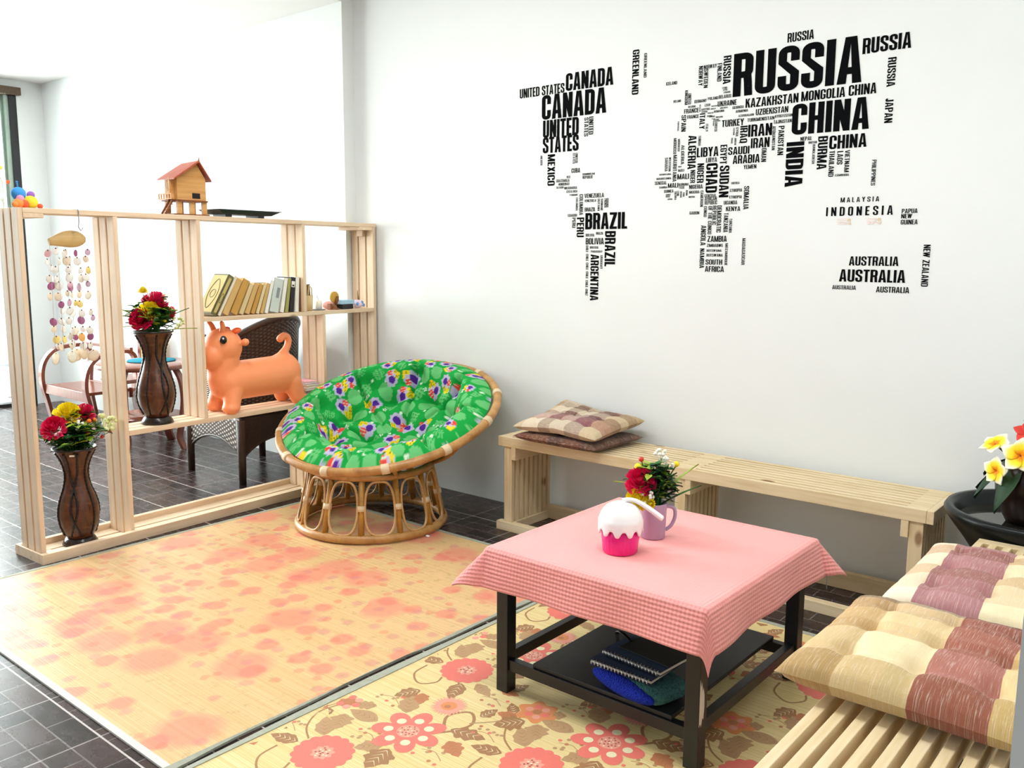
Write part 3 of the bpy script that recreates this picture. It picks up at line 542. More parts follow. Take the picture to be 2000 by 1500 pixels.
# ---- bark vases and bouquets
VP = [(.076, 0), (.08, .006), (.066, .03), (.058, .038), (.07, .06), (.084, .1), (.091, .145), (.088, .19), (.076, .235), (.06, .28), (.051, .32), (.05, .35), (.055, .385), (.067, .42), (.083, .45), (.094, .466)]
def vr(z):
    for (r0, z0), (r1, z1) in zip(VP, VP[1:]):
        if z0 <= z <= z1: return r0 + (r1 - r0) * (z - z0) / (z1 - z0 + 1e-9)
    return VP[-1][0]
def vase(loc, rz, label, sticker):
    t = thing('vase', label, 'vase', loc, rz, 'tall bark vases')
    mb = MB(); mb.lathe(VP[:4], 32, m=0); mb.build('foot', 'dark_lacquer', t)
    mb = MB(); mb.lathe([p for p in VP[3:]] + [(.097, .47), (.092, .472), (.08, .452), (.062, .42), (.046, .37), (.02, .33), (0, .325)], 40, rad=lambda a, z: 1 + .012 * abs(sin(3 * a))); mb.build('body', 'vase', t)
    mb = MB(); mb.tube([(.095 * cos(a), .095 * sin(a), .469) for a in [2 * PI * k / 40 for k in range(40)]], .005, 6, True); mb.build('rim', 'dark_lacquer', t)
    for k in range(9):
        a0 = 2 * PI * k / 9; pts = []; V = k % 3
        for i in range(46):
            z = .05 + .405 * i / 45; tw = [.0, .55, -.5][V] * sin(PI * min(1, max(0, (z - .05) / .3)))
            r = vr(z) * 1.008 + .0015; a = a0 + tw; pts.append((r * cos(a), r * sin(a), z))
        mb = MB(); mb.tube(pts, [.0062 if i % 2 else .0034 for i in range(46)], 6); mb.build('stitched_seam', 'seam', t)
    if sticker:
        mb = MB(); a = sticker - rz; mb.obox((.0905 * cos(a), .0905 * sin(a), .447), (.0015, .022, .009), RZ(a) @ RY(.35)); mb.build('price_sticker', 'label', t)
    return t
def petal_rose(mb, c, R, up, m=0):
    up = Vector(up).normalized(); q = up.to_track_quat('Z', 'Y').to_matrix(); c = Vector(c)
    mb.ball(c + q @ Vector((0, 0, R * .12)), R * .42, 10, 8, m=m)
    for L, (rr, n, tilt, h) in enumerate(((.16, 3, .0, .95), (.34, 4, .1, .92), (.52, 5, .22, .88), (.70, 6, .42, .8), (.86, 7, .7, .68), (1.0, 7, 1.0, .5))):
        for k in range(n):
            a0 = 2 * PI * k / n + L * .7 + random.uniform(-.15, .15); wd_ = 2.5 * PI / n * .62
            def fn(u, v, a0=a0, rr=rr, tilt=tilt, h=h, wd_=wd_):
                a = a0 + (u - .5) * wd_ * (1.15 - .35 * v * v) * 1.2; r = R * (.12 + rr * (.35 + .65 * v) * (1 + .10 * sin(tilt) * v)); z = R * h * (v * cos(tilt) * 1.1 - .18 * (1 - cos(PI * (u - .5))) * v) - R * .15 * L * .5 + .08 * R * sin(9 * u + k)* v
                return c + q @ Vector((r * cos(a), r * sin(a), z))
            mb.grid(fn, 5, 4, m)
def petal_mum(mb, c, R, up, m=0):
    q = Vector(up).normalized().to_track_quat('Z', 'Y').to_matrix(); c = Vector(c)
    for L in range(4):
        n = 15 - L * 2; t = .25 + .36 * L
        for k in range(n):
            a = 2 * PI * (k + .5 * (L % 2)) / n; d = Vector((cos(a), sin(a), 0)); s_ = Vector((-sin(a), cos(a), 0))
            def fn(u, v, d=d, s_=s_, t=t, n=n, L=L):
                w_ = R * (4.2 / n) * (sin(PI * min(.98, .18 + .8 * v))) * (u - .5) * 1.6; r = R * (1 - .12 * L) * v
                return c + q @ (d * (r * cos(t * v)) + s_ * w_ + Vector((0, 0, r * sin(t * v) + .12 * R * L - .04 * R * abs(u - .5))))
            mb.grid(fn, 2, 3, m)
def leaf(mb, p, d, L, W, m=0, droop=.3, up=(0, 0, 1)):
    p = Vector(p); d = Vector(d).normalized(); sd = d.cross(Vector(up))
    if sd.length < .1: sd = d.cross(Vector((1, 0, 0)))
    sd.normalize(); nn = sd.cross(d)
    def fn(u, v): return p + d * (L * v) + sd * (W * (u - .5) * sin(PI * (.06 + .94 * v) ** .8) * 1.0) + nn * (abs(u - .5) * W * .35 - droop * L * v * v)
    mb.grid(fn, 2, 6, m)
def flowers(parent, blooms, base, spread, H, nleaf, seed):
    rnd = random.Random(seed)
    st = MB(); lf = MB()
    for i in range(nleaf):
        a = rnd.uniform(0, 2 * PI); e = rnd.uniform(.15, 1.0); L = rnd.uniform(.55, 1.0) * H
        tip = Vector((base[0] + spread * e * cos(a), base[1] + spread * e * sin(a), base[2] + L * (1.05 - .55 * e)))
        b0 = Vector((base[0] + .3 * rnd.uniform(-.05, .05), base[1] + .3 * rnd.uniform(-.05, .05), base[2] - .06))
        mid = b0.lerp(tip, .55) + Vector((0, 0, .03)); pts = smooth_path([b0, mid, tip], 4); st.tube(pts, .0016, 5)
        for k in range(7):
            q = pts[min(len(pts) - 1, 3 + k * len(pts) // 9)]; a2 = rnd.uniform(0, 2 * PI)
            leaf(lf, q, (cos(a2), sin(a2), rnd.uniform(.0, .8)), rnd.uniform(.04, .072) * (H / .2), rnd.uniform(.024, .042) * (H / .2), rnd.choice((0, 0, 1, 1, 2)) if k < 6 else rnd.choice((0, 2)))
    for i in range(int(nleaf * 1.3)):   # leafy collar below the blooms
        a = rnd.uniform(0, 2 * PI); e = rnd.uniform(.25, 1.25); rr = spread * rnd.uniform(.15, .62)
        leaf(lf, (base[0] + rr * cos(a), base[1] + rr * sin(a), base[2] + H * rnd.uniform(.12, .55)), (cos(a) * cos(e), sin(a) * cos(e), sin(e)), H * rnd.uniform(.22, .36), H * rnd.uniform(.10, .17), rnd.choice((0, 0, 1, 1, 2)), .25)
    for kind, c, R, up, mt in blooms:
        c = Vector(c); b0 = Vector((base[0], base[1], base[2] - .06)); st.tube(smooth_path([b0, b0.lerp(c, .6) + Vector((0, 0, .02)), c - Vector(up).normalized() * R * .3], 4), .0022, 6)
    st.build('stems', 'green', parent); o = lf.build('leaves', ['green', 'green_dark', 'lime'], parent)
    for kind, c, R, up, mt in blooms:
        mb = MB()
        if kind == 'rose': petal_rose(mb, c, R, up); mb.build('yellow_bloom' if mt == 'yellow' else 'rose_bloom', mt, parent)
        elif kind == 'mum': petal_mum(mb, c, R, up); mb.build('yellow_bloom' if mt == 'yellow' else 'small_bloom', mt, parent)
        elif kind == 'berry': mb.ball(c, R, 10, 7); mb.build('berry', mt, parent)
        elif kind == 'spray':
            for k in range(9):
                v = Vector((rnd.gauss(0, 1), rnd.gauss(0, 1), rnd.gauss(0, 1))).normalized() * R; mb.ball(Vector(c) + v, R * .28, 7, 5); mb.tube([Vector(c) - Vector((0, 0, R)), Vector(c) + v], R * .05, 4)
            mb.build('tiny_flower_spray', mt, parent)
        elif kind == 'blade': leaf(mb, c, up, R, R * .14, 0, .1); mb.build('grass_blade', mt, parent)
V1 = DL(-.085, -1.92, .0205 + .0); V2 = DL(-.085, -1.487, DZL + .0005)
vase((V1[0], V1[1] - .012, V1[2]), .4, 'tall brown bark vase standing on the bottom rail of the divider', -.55)
vase((V2[0], V2[1] - .012, V2[2]), 1.1, 'tall brown bark vase standing on the lower shelf of the divider', None)
# view-side axis for arranging blooms: +y is to the right, +x toward the sitting area
f1 = thing('flower_bouquet', 'silk bouquet with two crimson roses and a yellow bloom in the bottom vase', 'flowers', (V1[0], V1[1] - .012, .43), 0, 'silk bouquets')
flowers(f1, [('rose', (.03, -.10, .175), .052, (.5, -.5, .6), 'crimson'), ('rose', (.0, .055, .215), .05, (.5, .3, .8), 'crimson'), ('rose', (.0, -.02, .225), .056, (.5, 0, .9), 'yellow'), ('spray', (.05, .0, .165), .028, (0, 0, 1), 'white_p'),
    ('spray', (.04, .13, .165), .045, (0, 1, .3), 'pale_bloom'), ('spray', (.02, .17, .15), .03, (0, 1, .3), 'pale_bloom'), ('berry', (.07, .035, .135), .011, (0, 0, 1), 'red_berry'), ('berry', (.04, .115, .10), .01, (0, 0, 1), 'red_berry'), ('berry', (.07, .045, .19), .011, (0, 0, 1), 'orange_berry'), ('berry', (.05, .08, .19), .009, (0, 0, 1), 'orange_berry'), ('berry', (.03, .16, .12), .01, (0, 0, 1), 'red_berry'),
    ('blade', (.0, -.05, .11), .13, (.1, -1, .25), 'lime')], (0, 0, .035), .13, .21, 38, 3)
f2 = thing('flower_bouquet', 'silk bouquet of crimson and yellow blooms in the vase on the lower shelf', 'flowers', (V2[0], V2[1] - .012, DZL + .41), 0, 'silk bouquets')
flowers(f2, [('rose', (.02, .01, .205), .058, (.4, .2, .9), 'crimson'), ('rose', (.03, -.075, .13), .052, (.5, -.6, .4), 'crimson'), ('rose', (.0, .085, .15), .04, (.3, .7, .5), 'crimson'), ('rose', (.05, -.035, .17), .045, (.8, -.2, .5), 'yellow'), ('mum', (-.02, -.03, .255), .032, (.2, -.1, 1), 'yellow'),
    ('berry', (.08, .02, .12), .012, (0, 0, 1), 'yellow'), ('berry', (.08, -.02, .13), .012, (0, 0, 1), 'pale_bloom'), ('spray', (.05, .11, .10), .028, (0, 1, .3), 'pale_bloom'), ('spray', (.02, .06, .235), .018, (0, 1, .3), 'pale_bloom'), ('blade', (.0, -.05, .12), .15, (.1, -1, .6), 'lime'), ('blade', (.0, .06, .11), .15, (.1, 1, .55), 'green'), ('blade', (.03, .05, .06), .17, (.1, 1, .12), 'lime'), ('blade', (.02, -.06, .09), .13, (.1, -1, .1), 'lime')], (0, 0, .055), .115, .19, 46, 5)

# ---- books on the upper shelf
BK = [  # bottom y0, y1, lean, top z rel, colour, page?, label
    (-1.205, -1.165, 0.122, 0.205, 'green', 'thick green book with gilt frame leaning at the left end of the row'),
    (-1.16, -1.142, 0.119, 0.205, 'cream', 'thin cream book leaning beside the green gilt book'),
    (-1.136, -1.091, 0.102, 0.185, 'tan', 'thick tan paperback third from the left end'),
    (-1.085, -1.034, 0.094, 0.18, 'ochre', 'ochre paperback fourth from the left end'),
    (-1.028, -0.997, 0.078, 0.16, 'sand', 'sand paperback fifth from the left end'),
    (-0.992, -0.957, 0.073, 0.16, 'tan', 'tan paperback sixth from the left end of the row'),
    (-0.951, -0.923, 0.067, 0.16, 'ochre', 'golden paperback seventh from the left end'),
    (-0.916, -0.894, 0.061, 0.162, 'straw', 'straw paperback left of the white books'),
    (-0.888, -0.866, 0.056, 0.165, 'tan', 'small tan paperback just left of the white book'),
    (-0.858, -0.834, 0.0525, 0.18, 'white', 'white book leaning in the middle of the row'),
    (-0.826, -0.76, 0.046, 0.186, 'pale', 'wide pale blue book right of the white book'),
    (-0.751, -0.724, 0.038, 0.192, 'white', 'white book with green edge right of the pale blue book'),
    (-0.716, -0.692, 0.03, 0.192, 'olive', 'olive tan book left of the black book'),
    (-0.684, -0.654, 0.022, 0.198, 'black', 'black book with a white spine sticker'),
    (-0.645, -0.617, 0.013, 0.2, 'white', 'tall white book right of the black book'),
    (-0.602, -0.588, 0, 0.195, 'brown', 'brown book upright against the post at the right end')]
BD = .13
for i, (y0, y1, ln, h, c, lab) in enumerate(BK):
    t = thing('book', lab, 'book', DL(-.025, (y0 + y1) / 2, DZU + .0008), TH, 'books on the upper shelf')
    T = y1 - y0; L = math.hypot(ln, h); an = math.atan2(ln, h)
    Wd = T * cos(an); q = RX(-an)
    lift = (Wd / 2) * sin(an)
    def P(x, y, z): return Vector((0, 0, lift)) + q @ Vector((x, y, z))
    ct = min(.004, Wd * .12)
    mb = MB(); mb.obox(P(-BD / 2 - .003, 0, L / 2), (BD - .008, Wd - 2 * ct, L - .008), q); mb.build('pages', 'paper', t)
    mb = MB()
    for s_ in (-1, 1): mb.obox(P(-BD / 2, s_ * (Wd - ct) / 2, L / 2), (BD, ct, L), q)
    mb.obox(P(-.0015, 0, L / 2), (.003, Wd, L), q); mb.build('cover', 'bk_' + c, t, .0008)
    if c == 'green':
        mb = MB()
        for (x, y, z, sx, sy, sz) in ((.0008, 0, L / 2, .001, Wd * .62, L * .9),): mb.obox(P(x, y, z), (sx, sy, sz), q)
        mb.obox(P(-BD / 2, -Wd / 2 - .0005, L / 2), (BD * .92, .001, L * .93), q); mb.build('gilt_panel', 'bk_gold', t)
        mb = MB()
        mb.tube([P(-BD / 2 + .04 * cos(a), -Wd / 2 - .0012, L / 2 + .07 * sin(a) * (1 + .25 * abs(sin(a)) ** 6)) for a in [2 * PI * k / 40 for k in range(40)]], .0022, 5, True)
        mb.tube([P(-BD / 2 + .02 * cos(a), -Wd / 2 - .0012, L / 2 + .024 * sin(a)) for a in [2 * PI * k / 24 for k in range(24)]], .0018, 5, True)
        mb.tube([P(.0014, Wd * .22 * cos(a), L * .42 + .028 * sin(a)) for a in [2 * PI * k / 24 for k in range(24)]], .0016, 5, True)
        for k in range(4): mb.tube([P(.0014, (-1, 1, 1, -1)[k] * Wd * .29, L * (.06, .06, .94, .94)[k]), P(.0014, (1, 1, -1, -1)[k] * Wd * .29, L * (.06, .94, .94, .06)[k])], .0014, 4)
        mb.build('gilt_ornament', 'bk_green', t)
    if c == 'black':
        mb = MB(); mb.obox(P(.0008, 0, L * .8), (.001, Wd * .8, L * .17), q); mb.build('spine_sticker', 'bk_white', t)
        mb = MB(); mb.obox(P(.0015, 0, L * .76), (.001, Wd * .45, L * .05), q); mb.build('spine_mark', 'bk_black', t)
    if c == 'pale':
        mb = MB(); mb.obox(P(.0008, Wd * .1, L * .58), (.001, Wd * .3, L * .3), q); mb.build('spine_picture', 'grey', t)
def zl(a, y, z): return DL(a, y, z)
# flat thin book lying on the row of books
t = thing('pencil', 'thin grey pencil lying across the tops of the paperbacks', 'pencil', DL(-.07, -.83, DZU + .1672), TH + .12)
mb = MB(); mb.tube([(0, -.085, .0035), (0, .05, .0035)], .0033, 6); mb.build('barrel', 'grey', t); mb = MB(); mb.tube([(0, .05, .0035), (0, .066, .0035)], [.0033, .0006], 6); mb.build('point', 'bk_black', t)
# ---- small things right of the books
t = thing('pen_cup', 'woven cup holding a bamboo spatula behind the upper post', 'cup', DL(-.075, -.505, DZU + .0008), TH)
mb = MB(); mb.lathe([(.026, 0), (.03, .09), (.028, .09), (.024, .004), (0, .004)], 20); mb.build('cup_body', 'bk_sand', t)
mb = MB(); mb.obox((0, 0, .09), (.008, .035, .13), RX(.05)); mb.build('bamboo_slat', 'bk_brown', t, .002)
mb = MB(); mb.tube([(.012, -.02, .02), (.014, .0, .15), (.014, .018, .13), (.012, .022, .06)], .003, 6); mb.build('bamboo_loop', 'bk_straw', t)
t = thing('candle', 'short ivory candle on a flat grey dish on the upper shelf', 'candle', DL(-.07, -.43, DZU + .0008), TH)
mb = MB(); mb.lathe([(.035, 0), (.043, .004), (.04, .006), (0, .005)], 24); mb.build('dish', 'grey', t)
mb = MB(); mb.lathe([(.021, .006), (.0215, .045), (.018, .056), (.008, .062), (0, .061)], 20); mb.build('wax', 'wax', t)
mb = MB(); mb.tube([(0, 0, .06), (.002, -.006, .075), (0, -.014, .086)], .0012, 5); mb.build('wick', 'bk_black', t)
t = thing('carved_ornament', 'amber disc ornament on a carved brown foot on the upper shelf', 'ornament', DL(-.05, -.322, DZU + .0008), TH)
mb = MB(); mb.tube([(-.006, 0, .075), (.006, 0, .075)], .034, 28); mb.build('disc', 'amberw', t, .003)
mb = MB(); mb.lathe([(.03, 0), (.032, .005), (.018, .01), (.012, .03), (.009, .045)], 14); mb.tube([(.008, .002, .03), (.012, .012, .06), (.012, .016, .08)], [.01, .012, .006], 8); mb.build('carved_foot', 'brownw', t)
mb = MB(); mb.box(-.02, .01, -.04, -.022, 0, .035); mb.build('side_block', 'house_dark', t, .002)
t = thing('box', 'pale blue flat box lying on a black case near the wall post', 'box', DL(-.075, -.235, DZU + .0305), TH); mb = MB(); mb.box(-.05, .05, -.055, .055, 0, .024); mb.build('box_body', 'ltblue', t, .002)
t = thing('case', 'small black case under the pale blue box on the upper shelf', 'case', DL(-.06, -.235, DZU + .0008), TH); mb = MB(); mb.box(-.035, .035, -.045, .045, 0, .029); mb.build('case_body', 'bk_black', t, .004)
t = thing('toy_teapot', 'lilac dotted toy with a thin brown spout near the wall post', 'toy', DL(-.06, -.125, DZU + .0008), TH)
mb = MB(); mb.ball((0, 0, .026), .045, 20, 12, (.7, 1, .58)); mb.build('toy_body', 'lilac', t)
mb = MB()
for y, z in ((.016, .035), (-.022, .028), (.03, .018)): mb.ball((.026, y, z), .011, 12, 8, (.5, 1, 1))
mb.build('dots', 'dots', t)
mb = MB(); mb.tube([(0, .01, .048), (0, .006, .075), (0, .002, .11)], [.006, .004, .0025], 8); mb.build('spout', 'bk_brown', t)
mb = MB(); mb.ball((0, -.045, .014), .015, 10, 7); mb.build('foot', 'mag_d', t)
t = thing('pompom', 'soft pink pompom behind the carved ornament on the upper shelf', 'pompom', DL(-.11, -.318, DZU + .0008), TH); mb = MB()
mb.ball((0, 0, .024), .024, 12, 9, (1, 1.9, 1)); mb.build('pompom_body', 'pinkm', t)

# ---- on the top board
t = thing('model_house', 'small brown wooden stilt house with red roof on the divider top', 'model house', DL(-.09, -1.275, DZT + .0008), TH)
mb = MB(); mb.box(-.075, .07, -.115, .09, 0, .006); mb.build('base', 'house_dark', t)
for x in (-.05, .05):
    for y in (-.072, .0, .072): mb = MB(); mb.box(x - .008, x + .008, y - .012, y + .012, .006, .068); mb.build('stilt', 'house', t)
mb = MB(); mb.box(-.062, .066, -.10, .085, .068, .076); mb.build('floor_deck', 'house_dark', t)
mb = MB(); yy0, yy1, ze, zr = -.085, .08, .185, .262
mb.poly([(.058, yy0, .076), (.058, yy1, .076), (.058, yy1, ze), (.058, 0.03, zr), (.058, yy0, ze)]); mb.poly([(-.05, yy1, .076), (-.05, yy0, .076), (-.05, yy0, ze), (-.05, .03, zr), (-.05, yy1, ze)])
mb.poly([(-.05, yy0, .076), (.058, yy0, .076), (.058, yy0, ze), (-.05, yy0, ze)]); mb.poly([(.058, yy1, .076), (-.05, yy1, .076), (-.05, yy1, ze), (.058, yy1, ze)]); mb.build('walls', 'house', t)
for s_ in (0, 1):
    mb = MB(); A = (yy0 - .025, ze - .012) if s_ == 0 else (yy1 + .025, ze - .012)
    mb.hexa([(-.075, A[0], A[1]), (.075, A[0], A[1]), (.085, .03, zr + .004), (-.075, .03, zr - .004), (-.075, A[0], A[1] + .007), (.075, A[0], A[1] + .007), (.085, .03, zr + .014), (-.075, .03, zr + .006)]); mb.build('roof_slope', 'house_roof', t)
mb = MB(); mb.tube([(.075, .03, zr), (.082, .03, zr + .012), (.084, .032, zr + .03)], [.006, .005, .001], 6); mb.build('roof_finial', 'house_roof', t)
mb = MB(); mb.box(.0575, .0592, .0, .045, .085, .112); mb.build('window', 'hole', t)
mb = MB(); mb.box(-.02, .005, yy0 - .0015, yy0 + .001, .12, .16); mb.build('window', 'hole', t)
mb = MB(); mb.box(.045, .062, -.118, -.108, .076, .104); mb.box(-.06, .062, -.12, -.112, .1, .105); mb.box(-.06, .062, -.12, -.112, .076, .08)
for k in range(6): mb.box(-.058 + k * .022, -.053 + k * .022, -.119, -.114, .076, .102)
mb.box(.02, .03, -.11, -.085, .076, .185); mb.build('balcony', 'house', t)
mb = MB()
for s_ in (.02, .05): mb.hexa([(s_, -.16, .0), (s_ + .005, -.16, .0), (s_ + .005, -.148, .0), (s_, -.148, .0), (s_, -.112, .076), (s_ + .005, -.112, .076), (s_ + .005, -.10, .076), (s_, -.10, .076)])
for k in range(5): mb.box(.02, .055, -.15 + k * .01, -.138 + k * .01, .008 + k * .014, .011 + k * .014)
mb.build('ladder', 'house_dark', t)
t = thing('tray', 'flat black tray with flared rim on top of the divider', 'tray', DL(-.085, -.94, DZT + .0008), TH)
mb = MB(); mb.hexa([(-.085, -.165, .014), (.07, -.165, .014), (.07, .145, .014), (-.085, .145, .014), (-.1, -.2, .036), (.085, -.2, .036), (.085, .195, .036), (-.1, .195, .036)]); mb.build('tray_body', 'tray', t, .002)
mb = MB(); mb.box(-.105, .09, -.205, .2, .036, .039); mb.build('rim', 'tray', t, .001)
for y in (-.12, .09): mb = MB(); mb.box(-.06, .05, y - .02, y + .02, 0, .014); mb.build('foot', 'tray', t)
t = thing('plush_toy', 'multicoloured caterpillar toy of plush balls on the divider corner', 'toy', DL(-.095, -2.085, DZT + .0008), TH)
for nm, c, r, m in (('head', (.0, -.015, .062), .03, 'toy_blue'), ('body_ball', (.01, .03, .026), .03, 'toy_yellow'), ('body_ball', (.03, -.03, .02), .021, 'toy_orange'), ('body_ball', (.0, -.01, .03), .024, 'toy_lime'), ('body_ball', (.03, -.022, .04), .016, 'toy_pink'), ('body_ball', (.03, -.005, .018), .018, 'toy_red'), ('tail_ball', (-.01, .042, .06), .017, 'toy_violet'), ('foot_ball', (.02, .066, .011), .0115, 'toy_red'), ('foot_ball', (.04, -.05, .014), .013, 'toy_orange')):
    mb = MB(); mb.ball(c, r, 16, 12); mb.build(nm, m, t)
mb = MB(); mb.tube([(.0, -.015, .09), (.0, -.018, .112)], .003, 6); mb.ball((0, -.018, .113), .005, 8, 6); mb.build('antenna', 'toy_blue', t)
# ---- shell wind chime
t = thing('wind_chime', 'wind chime of pastel shells under a driftwood piece hung in the divider', 'wind chime', DL(-.09, -1.9, 1.556), TH)
mb = MB(); hk = [(.0, .012, .05), (.05, .012, .046), (.094, .012, .042), (.094, .012, .02), (.094, .012, -.01), (.092, .01, -.035), (.092, .022, -.05), (.092, .03, -.035)]
mb.tube(smooth_path(hk, 5), .0025, 6); mb.build('hook', 'wire', t)
mb = MB(); mb.tube([(.092, .02, -.05), (.0, .02, -.062)], .001, 4); mb.build('hanging_string', 'string', t)
mb = MB(); N = 14
mb.tube([(0, -.085 + .17 * i / N, -.09 + .008 * sin(PI * i / N) - .014 * (1 - i / N)) for i in range(N + 1)], [.006 + .014 * max(0, sin(PI * min(1, .02 + (i / N) ** 1.45 * .98))) ** .7 for i in range(N + 1)], 14, flat=2.0); mb.build('driftwood', 'driftwood', t)
rnd = random.Random(4); keys = ['yel', 'ivory', 'mauve', 'ivory', 'sand', 'cream', 'pink', 'rose', 'vio', 'amber', 'ivory', 'cream', 'ivory', 'vio', 'yel']
nshell = 0
for k in range(6):
    y = -.078 + .152 * k / 5 ; x = .012 * ((k % 3) - 1) * 1.6
    mb = MB(); mb.tube([(x * .4, y, -.1), (x, y, -.605)], .0008, 4); mb.build('strand', 'string', t)
    for j in range(13):
        if rnd.random() < .1: continue
        zc = -.135 - j * .0395 + rnd.uniform(-.008, .008); big = j == 12
        colr = rnd.choice(['sand', 'cream', 'sand']) if big else rnd.choice(['ivory', 'cream', 'ivory', 'sand']) if j % 2 else rnd.choice(keys)
        r = .026 if big else rnd.uniform(.012, .019); a = rnd.uniform(-.7, .7); xx, yy = x + rnd.uniform(-.012, .012), y + rnd.uniform(-.010, .010)
        q = RZ(rnd.uniform(-.6, .6)) @ RX(a); mb = MB()
        mb.ball((xx, yy, zc - r * .9), r, 10, 7, (.16, 1, 1.15), q, 0); mb.ball((xx, yy, zc), .0038, 6, 5, m=1); mb.build('shell', ['sh_' + colr, 'knot'], t)
        nshell += 1
# ------------------------------------------------------------ on the lower shelf
t = thing('hopper_toy', 'orange rubber bouncy animal toy standing on the lower shelf', 'toy', DL(-.092, -.9, DZL + .001), TH)
mb = MB()
def cap(p, q, r0, r1, n=6):
    p, q = Vector(p), Vector(q)
    for i in range(n + 1): mb.ball(p.lerp(q, i / n), r0 + (r1 - r0) * i / n, 14, 10)
cap((0, -.165, .165), (0, .19, .17), .108, .112, 26); cap((0, -.20, .19), (0, -.185, .31), .082, .086, 10)
mb.ball((0, -.19, .36), .108, 18, 14, (.92, 1.0, .95)); mb.ball((0, -.255, .315), .078, 14, 10); mb.ball((0, .21, .18), .115, 16, 12, (.95, .9, 1))
for s_ in (-1, 1):
    cap((s_ * .055, -.175, .12), (s_ * .074, -.20, .035), .055, .046); mb.ball((s_ * .076, -.205, .03), .05, 14, 10, (1, 1.05, .62))
    cap((s_ * .055, .225, .13), (s_ * .072, .255, .035), .06, .046); mb.ball((s_ * .074, .262, .03), .05, 14, 10, (1, 1.05, .62))
    mb.ball((s_ * .1, -.115, .385), .024, 10, 8)
tp = smooth_path([(0, .15, .24), (0, .205, .285), (0, .245, .325), (0, .255, .372), (0, .225, .395), (0, .196, .375)], 5)
for i, p in enumerate(tp): mb.ball(p, .026 - .008 * i / len(tp) + (.006 if i > len(tp) - 3 else 0), 10, 8)
o = mb.build('body', 'orange', t); r_ = o.modifiers.new('remesh', 'REMESH'); r_.mode = 'VOXEL'; r_.voxel_size = .0065; r_.use_smooth_shade = True
s_ = o.modifiers.new('smooth', 'SMOOTH'); s_.factor = .6; s_.iterations = 16
for s_ in (-1, 1):
    mb = MB(); mb.ball((s_ * .088, -.245, .405), .022, 14, 10, (.45, 1, 1)); mb.build('eye', 'black_gloss', t)
    mb = MB(); mb.ball((s_ * .0975, -.252, .413), .0055, 8, 6, (.5, 1, 1)); mb.build('eye_glint', 'white_gloss', t)
    mb = MB(); mb.tube(smooth_path([(s_ * .035, -.215, .44), (s_ * .05, -.22, .475), (s_ * .06, -.235, .5)], 4), [.017, .0165, .016, .015, .014, .013, .012, .011, .007], 10); mb.build('horn', 'orange', t)
    mb = MB(); mb.ball((s_ * .05, -.135, .446), .026, 12, 8, (1, 1.1, .6), RX(.3)); mb.build('ear', 'orange_dark', t)
mg = (('g', .20, 0), ('e', .20, .05), ('f', .20, -.03), ('e', .21, .03), ('f', .205, -.06), ('d', .22, .09), ('c', .20, .02), ('b', .18, -.09), ('a', .17, -.14))
ML = {0: 'lowest dark magazine in the pile behind the orange toy', 1: 'brown magazine second from the bottom of the pile', 2: 'pale magazine third from the bottom of the pile', 3: 'brown magazine in the middle of the pile', 4: 'pale magazine under the grey one in the pile', 5: 'grey white magazine jutting out below the yellow one', 6: 'yellow covered magazine near the top of the pile', 7: 'lilac magazine just under the pink one in the pile', 8: 'pink magazine topmost in the pile by the orange toy'}
for k, (c, L, ro) in enumerate(mg):
    t = thing('magazine', ML[k], 'magazine', DL(-.105, -.471 + .004 * sin(k * 2.1), DZL + .0006 + .0125 * k), TH + ro, 'magazines in the pile')
    mb = MB(); mb.box(-.068, .078, -L / 2, L / 2 - .09, 0.0008, .0112); mb.build('pages', 'paper', t)
    mb = MB(); mb.box(-.07, .08, -L / 2 - .002, L / 2 - .088, .0112, .0122); mb.box(-.07, .08, -L / 2 - .002, L / 2 - .088, 0, .0008); mb.build('cover', 'mag_' + c, t)

# ------------------------------------------------------------ furniture behind the divider
t = thing('wicker_armchair', 'dark brown wicker tub armchair behind the divider', 'armchair', (-.71, -.475, 0))
x0, x1, y0, y1 = -.30, .285, -.275, .27
for x, y in ((x0, y0), (x1, y0), (x1, y1), (x0, y1)):
    mb = MB(); mb.tube([(x, y, 0), (x, y, .2), (x * .99, y * .99, .40)], [.022, .026, .028], 10); mb.build('leg', 'wicker_pole', t)
def skirt(p, q, zt=.41):
    p, q = Vector(p), Vector(q); mb = MB()
    def fn(u, v): zb = .15 + .12 * sin(PI * u) ** .7; e = p.lerp(q, u); return Vector((e.x, e.y, zb + (zt - zb) * v))
    mb.grid(fn, 24, 8, uv=True); mb.build('skirt', 'wicker_lit' if abs(p.y - q.y) < .01 else 'wicker', t, solid=.012)
    mb = MB(); mb.tube([fn(i / 16, 0) for i in range(17)], .010, 6); mb.build('skirt_edging', 'wicker_pole', t)
skirt((x0, y0, 0), (x1, y0, 0)); skirt((x1, y0, 0), (x1, y1, 0)); skirt((x1, y1, 0), (x0, y1, 0)); skirt((x0, y1, 0), (x0, y0, 0))
mb = MB(); mb.box(x0, x1, y0, y1, .40, .43); mb.build('seat', 'wicker', t, .01)
def zt(a): return .66 + .36 * max(0, cos((a - .15) * .62)) ** 1.6
A0, A1 = -2.35, 2.35
def shell(u, v):
    a = A0 + (A1 - A0) * u; k = 1 + .16 * v; z = .42 + (zt(a) - .42) * v
    return Vector((-.01 + .30 * cos(a) * k, .0 + .275 * sin(a) * (1 + .05 * v), z))
mb = MB(); mb.grid(shell, 64, 14, uv=True); mb.build('back_shell', 'wicker', t, solid=.016)
mb = MB(); mb.tube([shell(i / 60, 1) for i in range(61)], .019, 8); mb.build('rolled_rim', 'wicker_pole', t)
t = thing('round_table', 'small round reddish wood table with bent legs behind the divider', 'table', (-1.88, -.58, 0))
